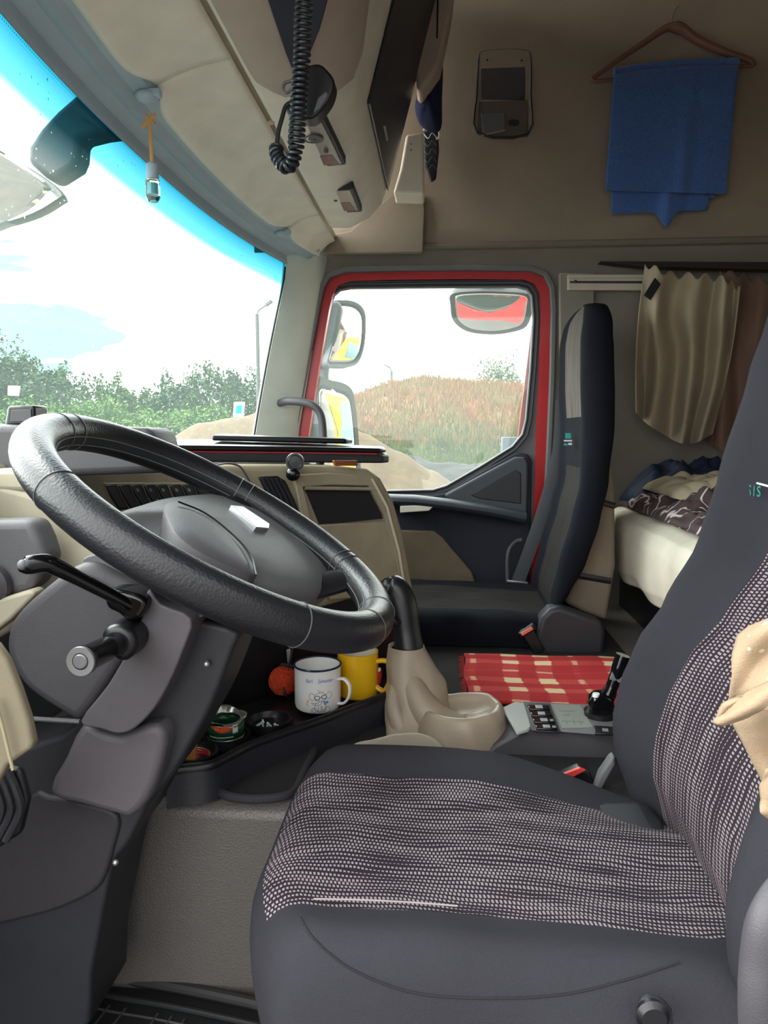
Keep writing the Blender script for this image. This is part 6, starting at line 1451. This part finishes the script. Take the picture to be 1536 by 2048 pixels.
o = G().grid(heap_px(360, 1560, [(360, 1015), (480, 900), (600, 868), (700, 876), (760, 888), (830, 912), (880, 926), (940, 928), (1010, 922), (1100, 930), (1300, 950), (1560, 1015)], 22, 4.0, ZG, 5, 0.10), 140, 60).build('gravel_heap', M_grav, angle=180)
tag(o, 'long low heap of grey gravel behind the sand', 'gravel heap')
tag(G().box(aY(1025, 896, 30), (0.9, 0.6, 0.9)).box(aY(1025, 896, 30) + Vector((0, 0, -1.0)), (0.3, 0.3, 1.6)).build('concrete_block', mat('pale_block', (80, 90, 100), 0.7, var=0.1), bevel=0.03), 'pale grey block at the right end of the gravel heap', 'block')
# street lamps
for (x, yt, yb, Y, arm, lab) in ((514, 628, 840, 26, 1, 'thin street lamp pole seen through the windscreen near pillar'), (783, 742, 800, 60, -1, 'distant street lamp behind the left end of the mound')):
    a = aY(x, yt, Y); base = Vector((a.x, a.y, ZG)); t = thing('street_lamp', lab, 'street lamp', base)
    G().tube([base, a], [0.09 if Y < 40 else 0.12, 0.07 if Y < 40 else 0.1], 10).build('pole', mat('lamp_concrete', (90, 92, 92), 0.8, var=0.1), t)
    h1 = aY(x + 24 * arm, yt - 22, Y) if Y < 40 else aY(x - 10, yt - 10, Y)
    G().tube([a, aY(x + 4 * arm, yt - 8, Y), h1], 0.035 if Y < 40 else 0.06, 8).build('arm', M_grey2, t)
    G().box(h1, (0.28 if Y < 40 else 0.5, 0.15, 0.12), Matrix.Rotation(-0.6 * arm, 3, 'Y')).build('lamp_head', M_grey2, t, bevel=0.02)
# yellow lorry parked behind on that side (seen in the mirrors)
yt_ = thing('yellow_lorry', 'yellow lorry parked behind the cab and seen in the side mirrors', 'lorry', (5.8, 4.2, ZG))
M_yel = mat('lorry_yellow', (228, 180, 10), 0.4, var=0.04)
RZ = Matrix.Rotation(0.0, 3, 'Z'); bx_ = Vector((5.8, 4.2, ZG))
G().box(bx_ + Vector((0, 0, 2.0)), (2.2, 2.4, 2.6)).build('cab', M_yel, yt_, bevel=0.12)
G().box(bx_ + Vector((-1.12, 0, 2.45)), (0.06, 2.1, 1.0)).build('windscreen', mat('lorry_glass', (90, 120, 125), 0.1, var=0.05), yt_, bevel=0.03)
G().box(bx_ + Vector((-0.2, -1.22, 2.5)), (1.1, 0.05, 0.8)).build('side_window', MATS['lorry_glass'], yt_, bevel=0.03)
G().box(bx_ + Vector((-1.14, 0, 1.25)), (0.06, 1.7, 0.6)).build('grille', M_dk, yt_, bevel=0.02)
G().box(bx_ + Vector((-1.2, 0, 0.7)), (0.25, 2.4, 0.4)).build('bumper', M_grey, yt_, bevel=0.05)
G().box(bx_ + Vector((4.0, 0, 2.2)), (5.2, 2.4, 1.8)).build('tipper_body', M_yel, yt_, bevel=0.08)
G().box(bx_ + Vector((2.8, 0, 0.95)), (7.6, 0.9, 0.3)).build('chassis', M_dk, yt_, bevel=0.03)
for x in (-0.2, 3.6, 5.0):
    for sy in (-1.1, 1.1):
        G().lathe([(0.22, -0.14), (0.48, -0.15), (0.52, -0.08), (0.52, 0.08), (0.48, 0.15), (0.22, 0.14)], bx_ + Vector((x, sy, 0.52)), (0, 1, 0), 28).build('wheel', M_rubber, yt_)
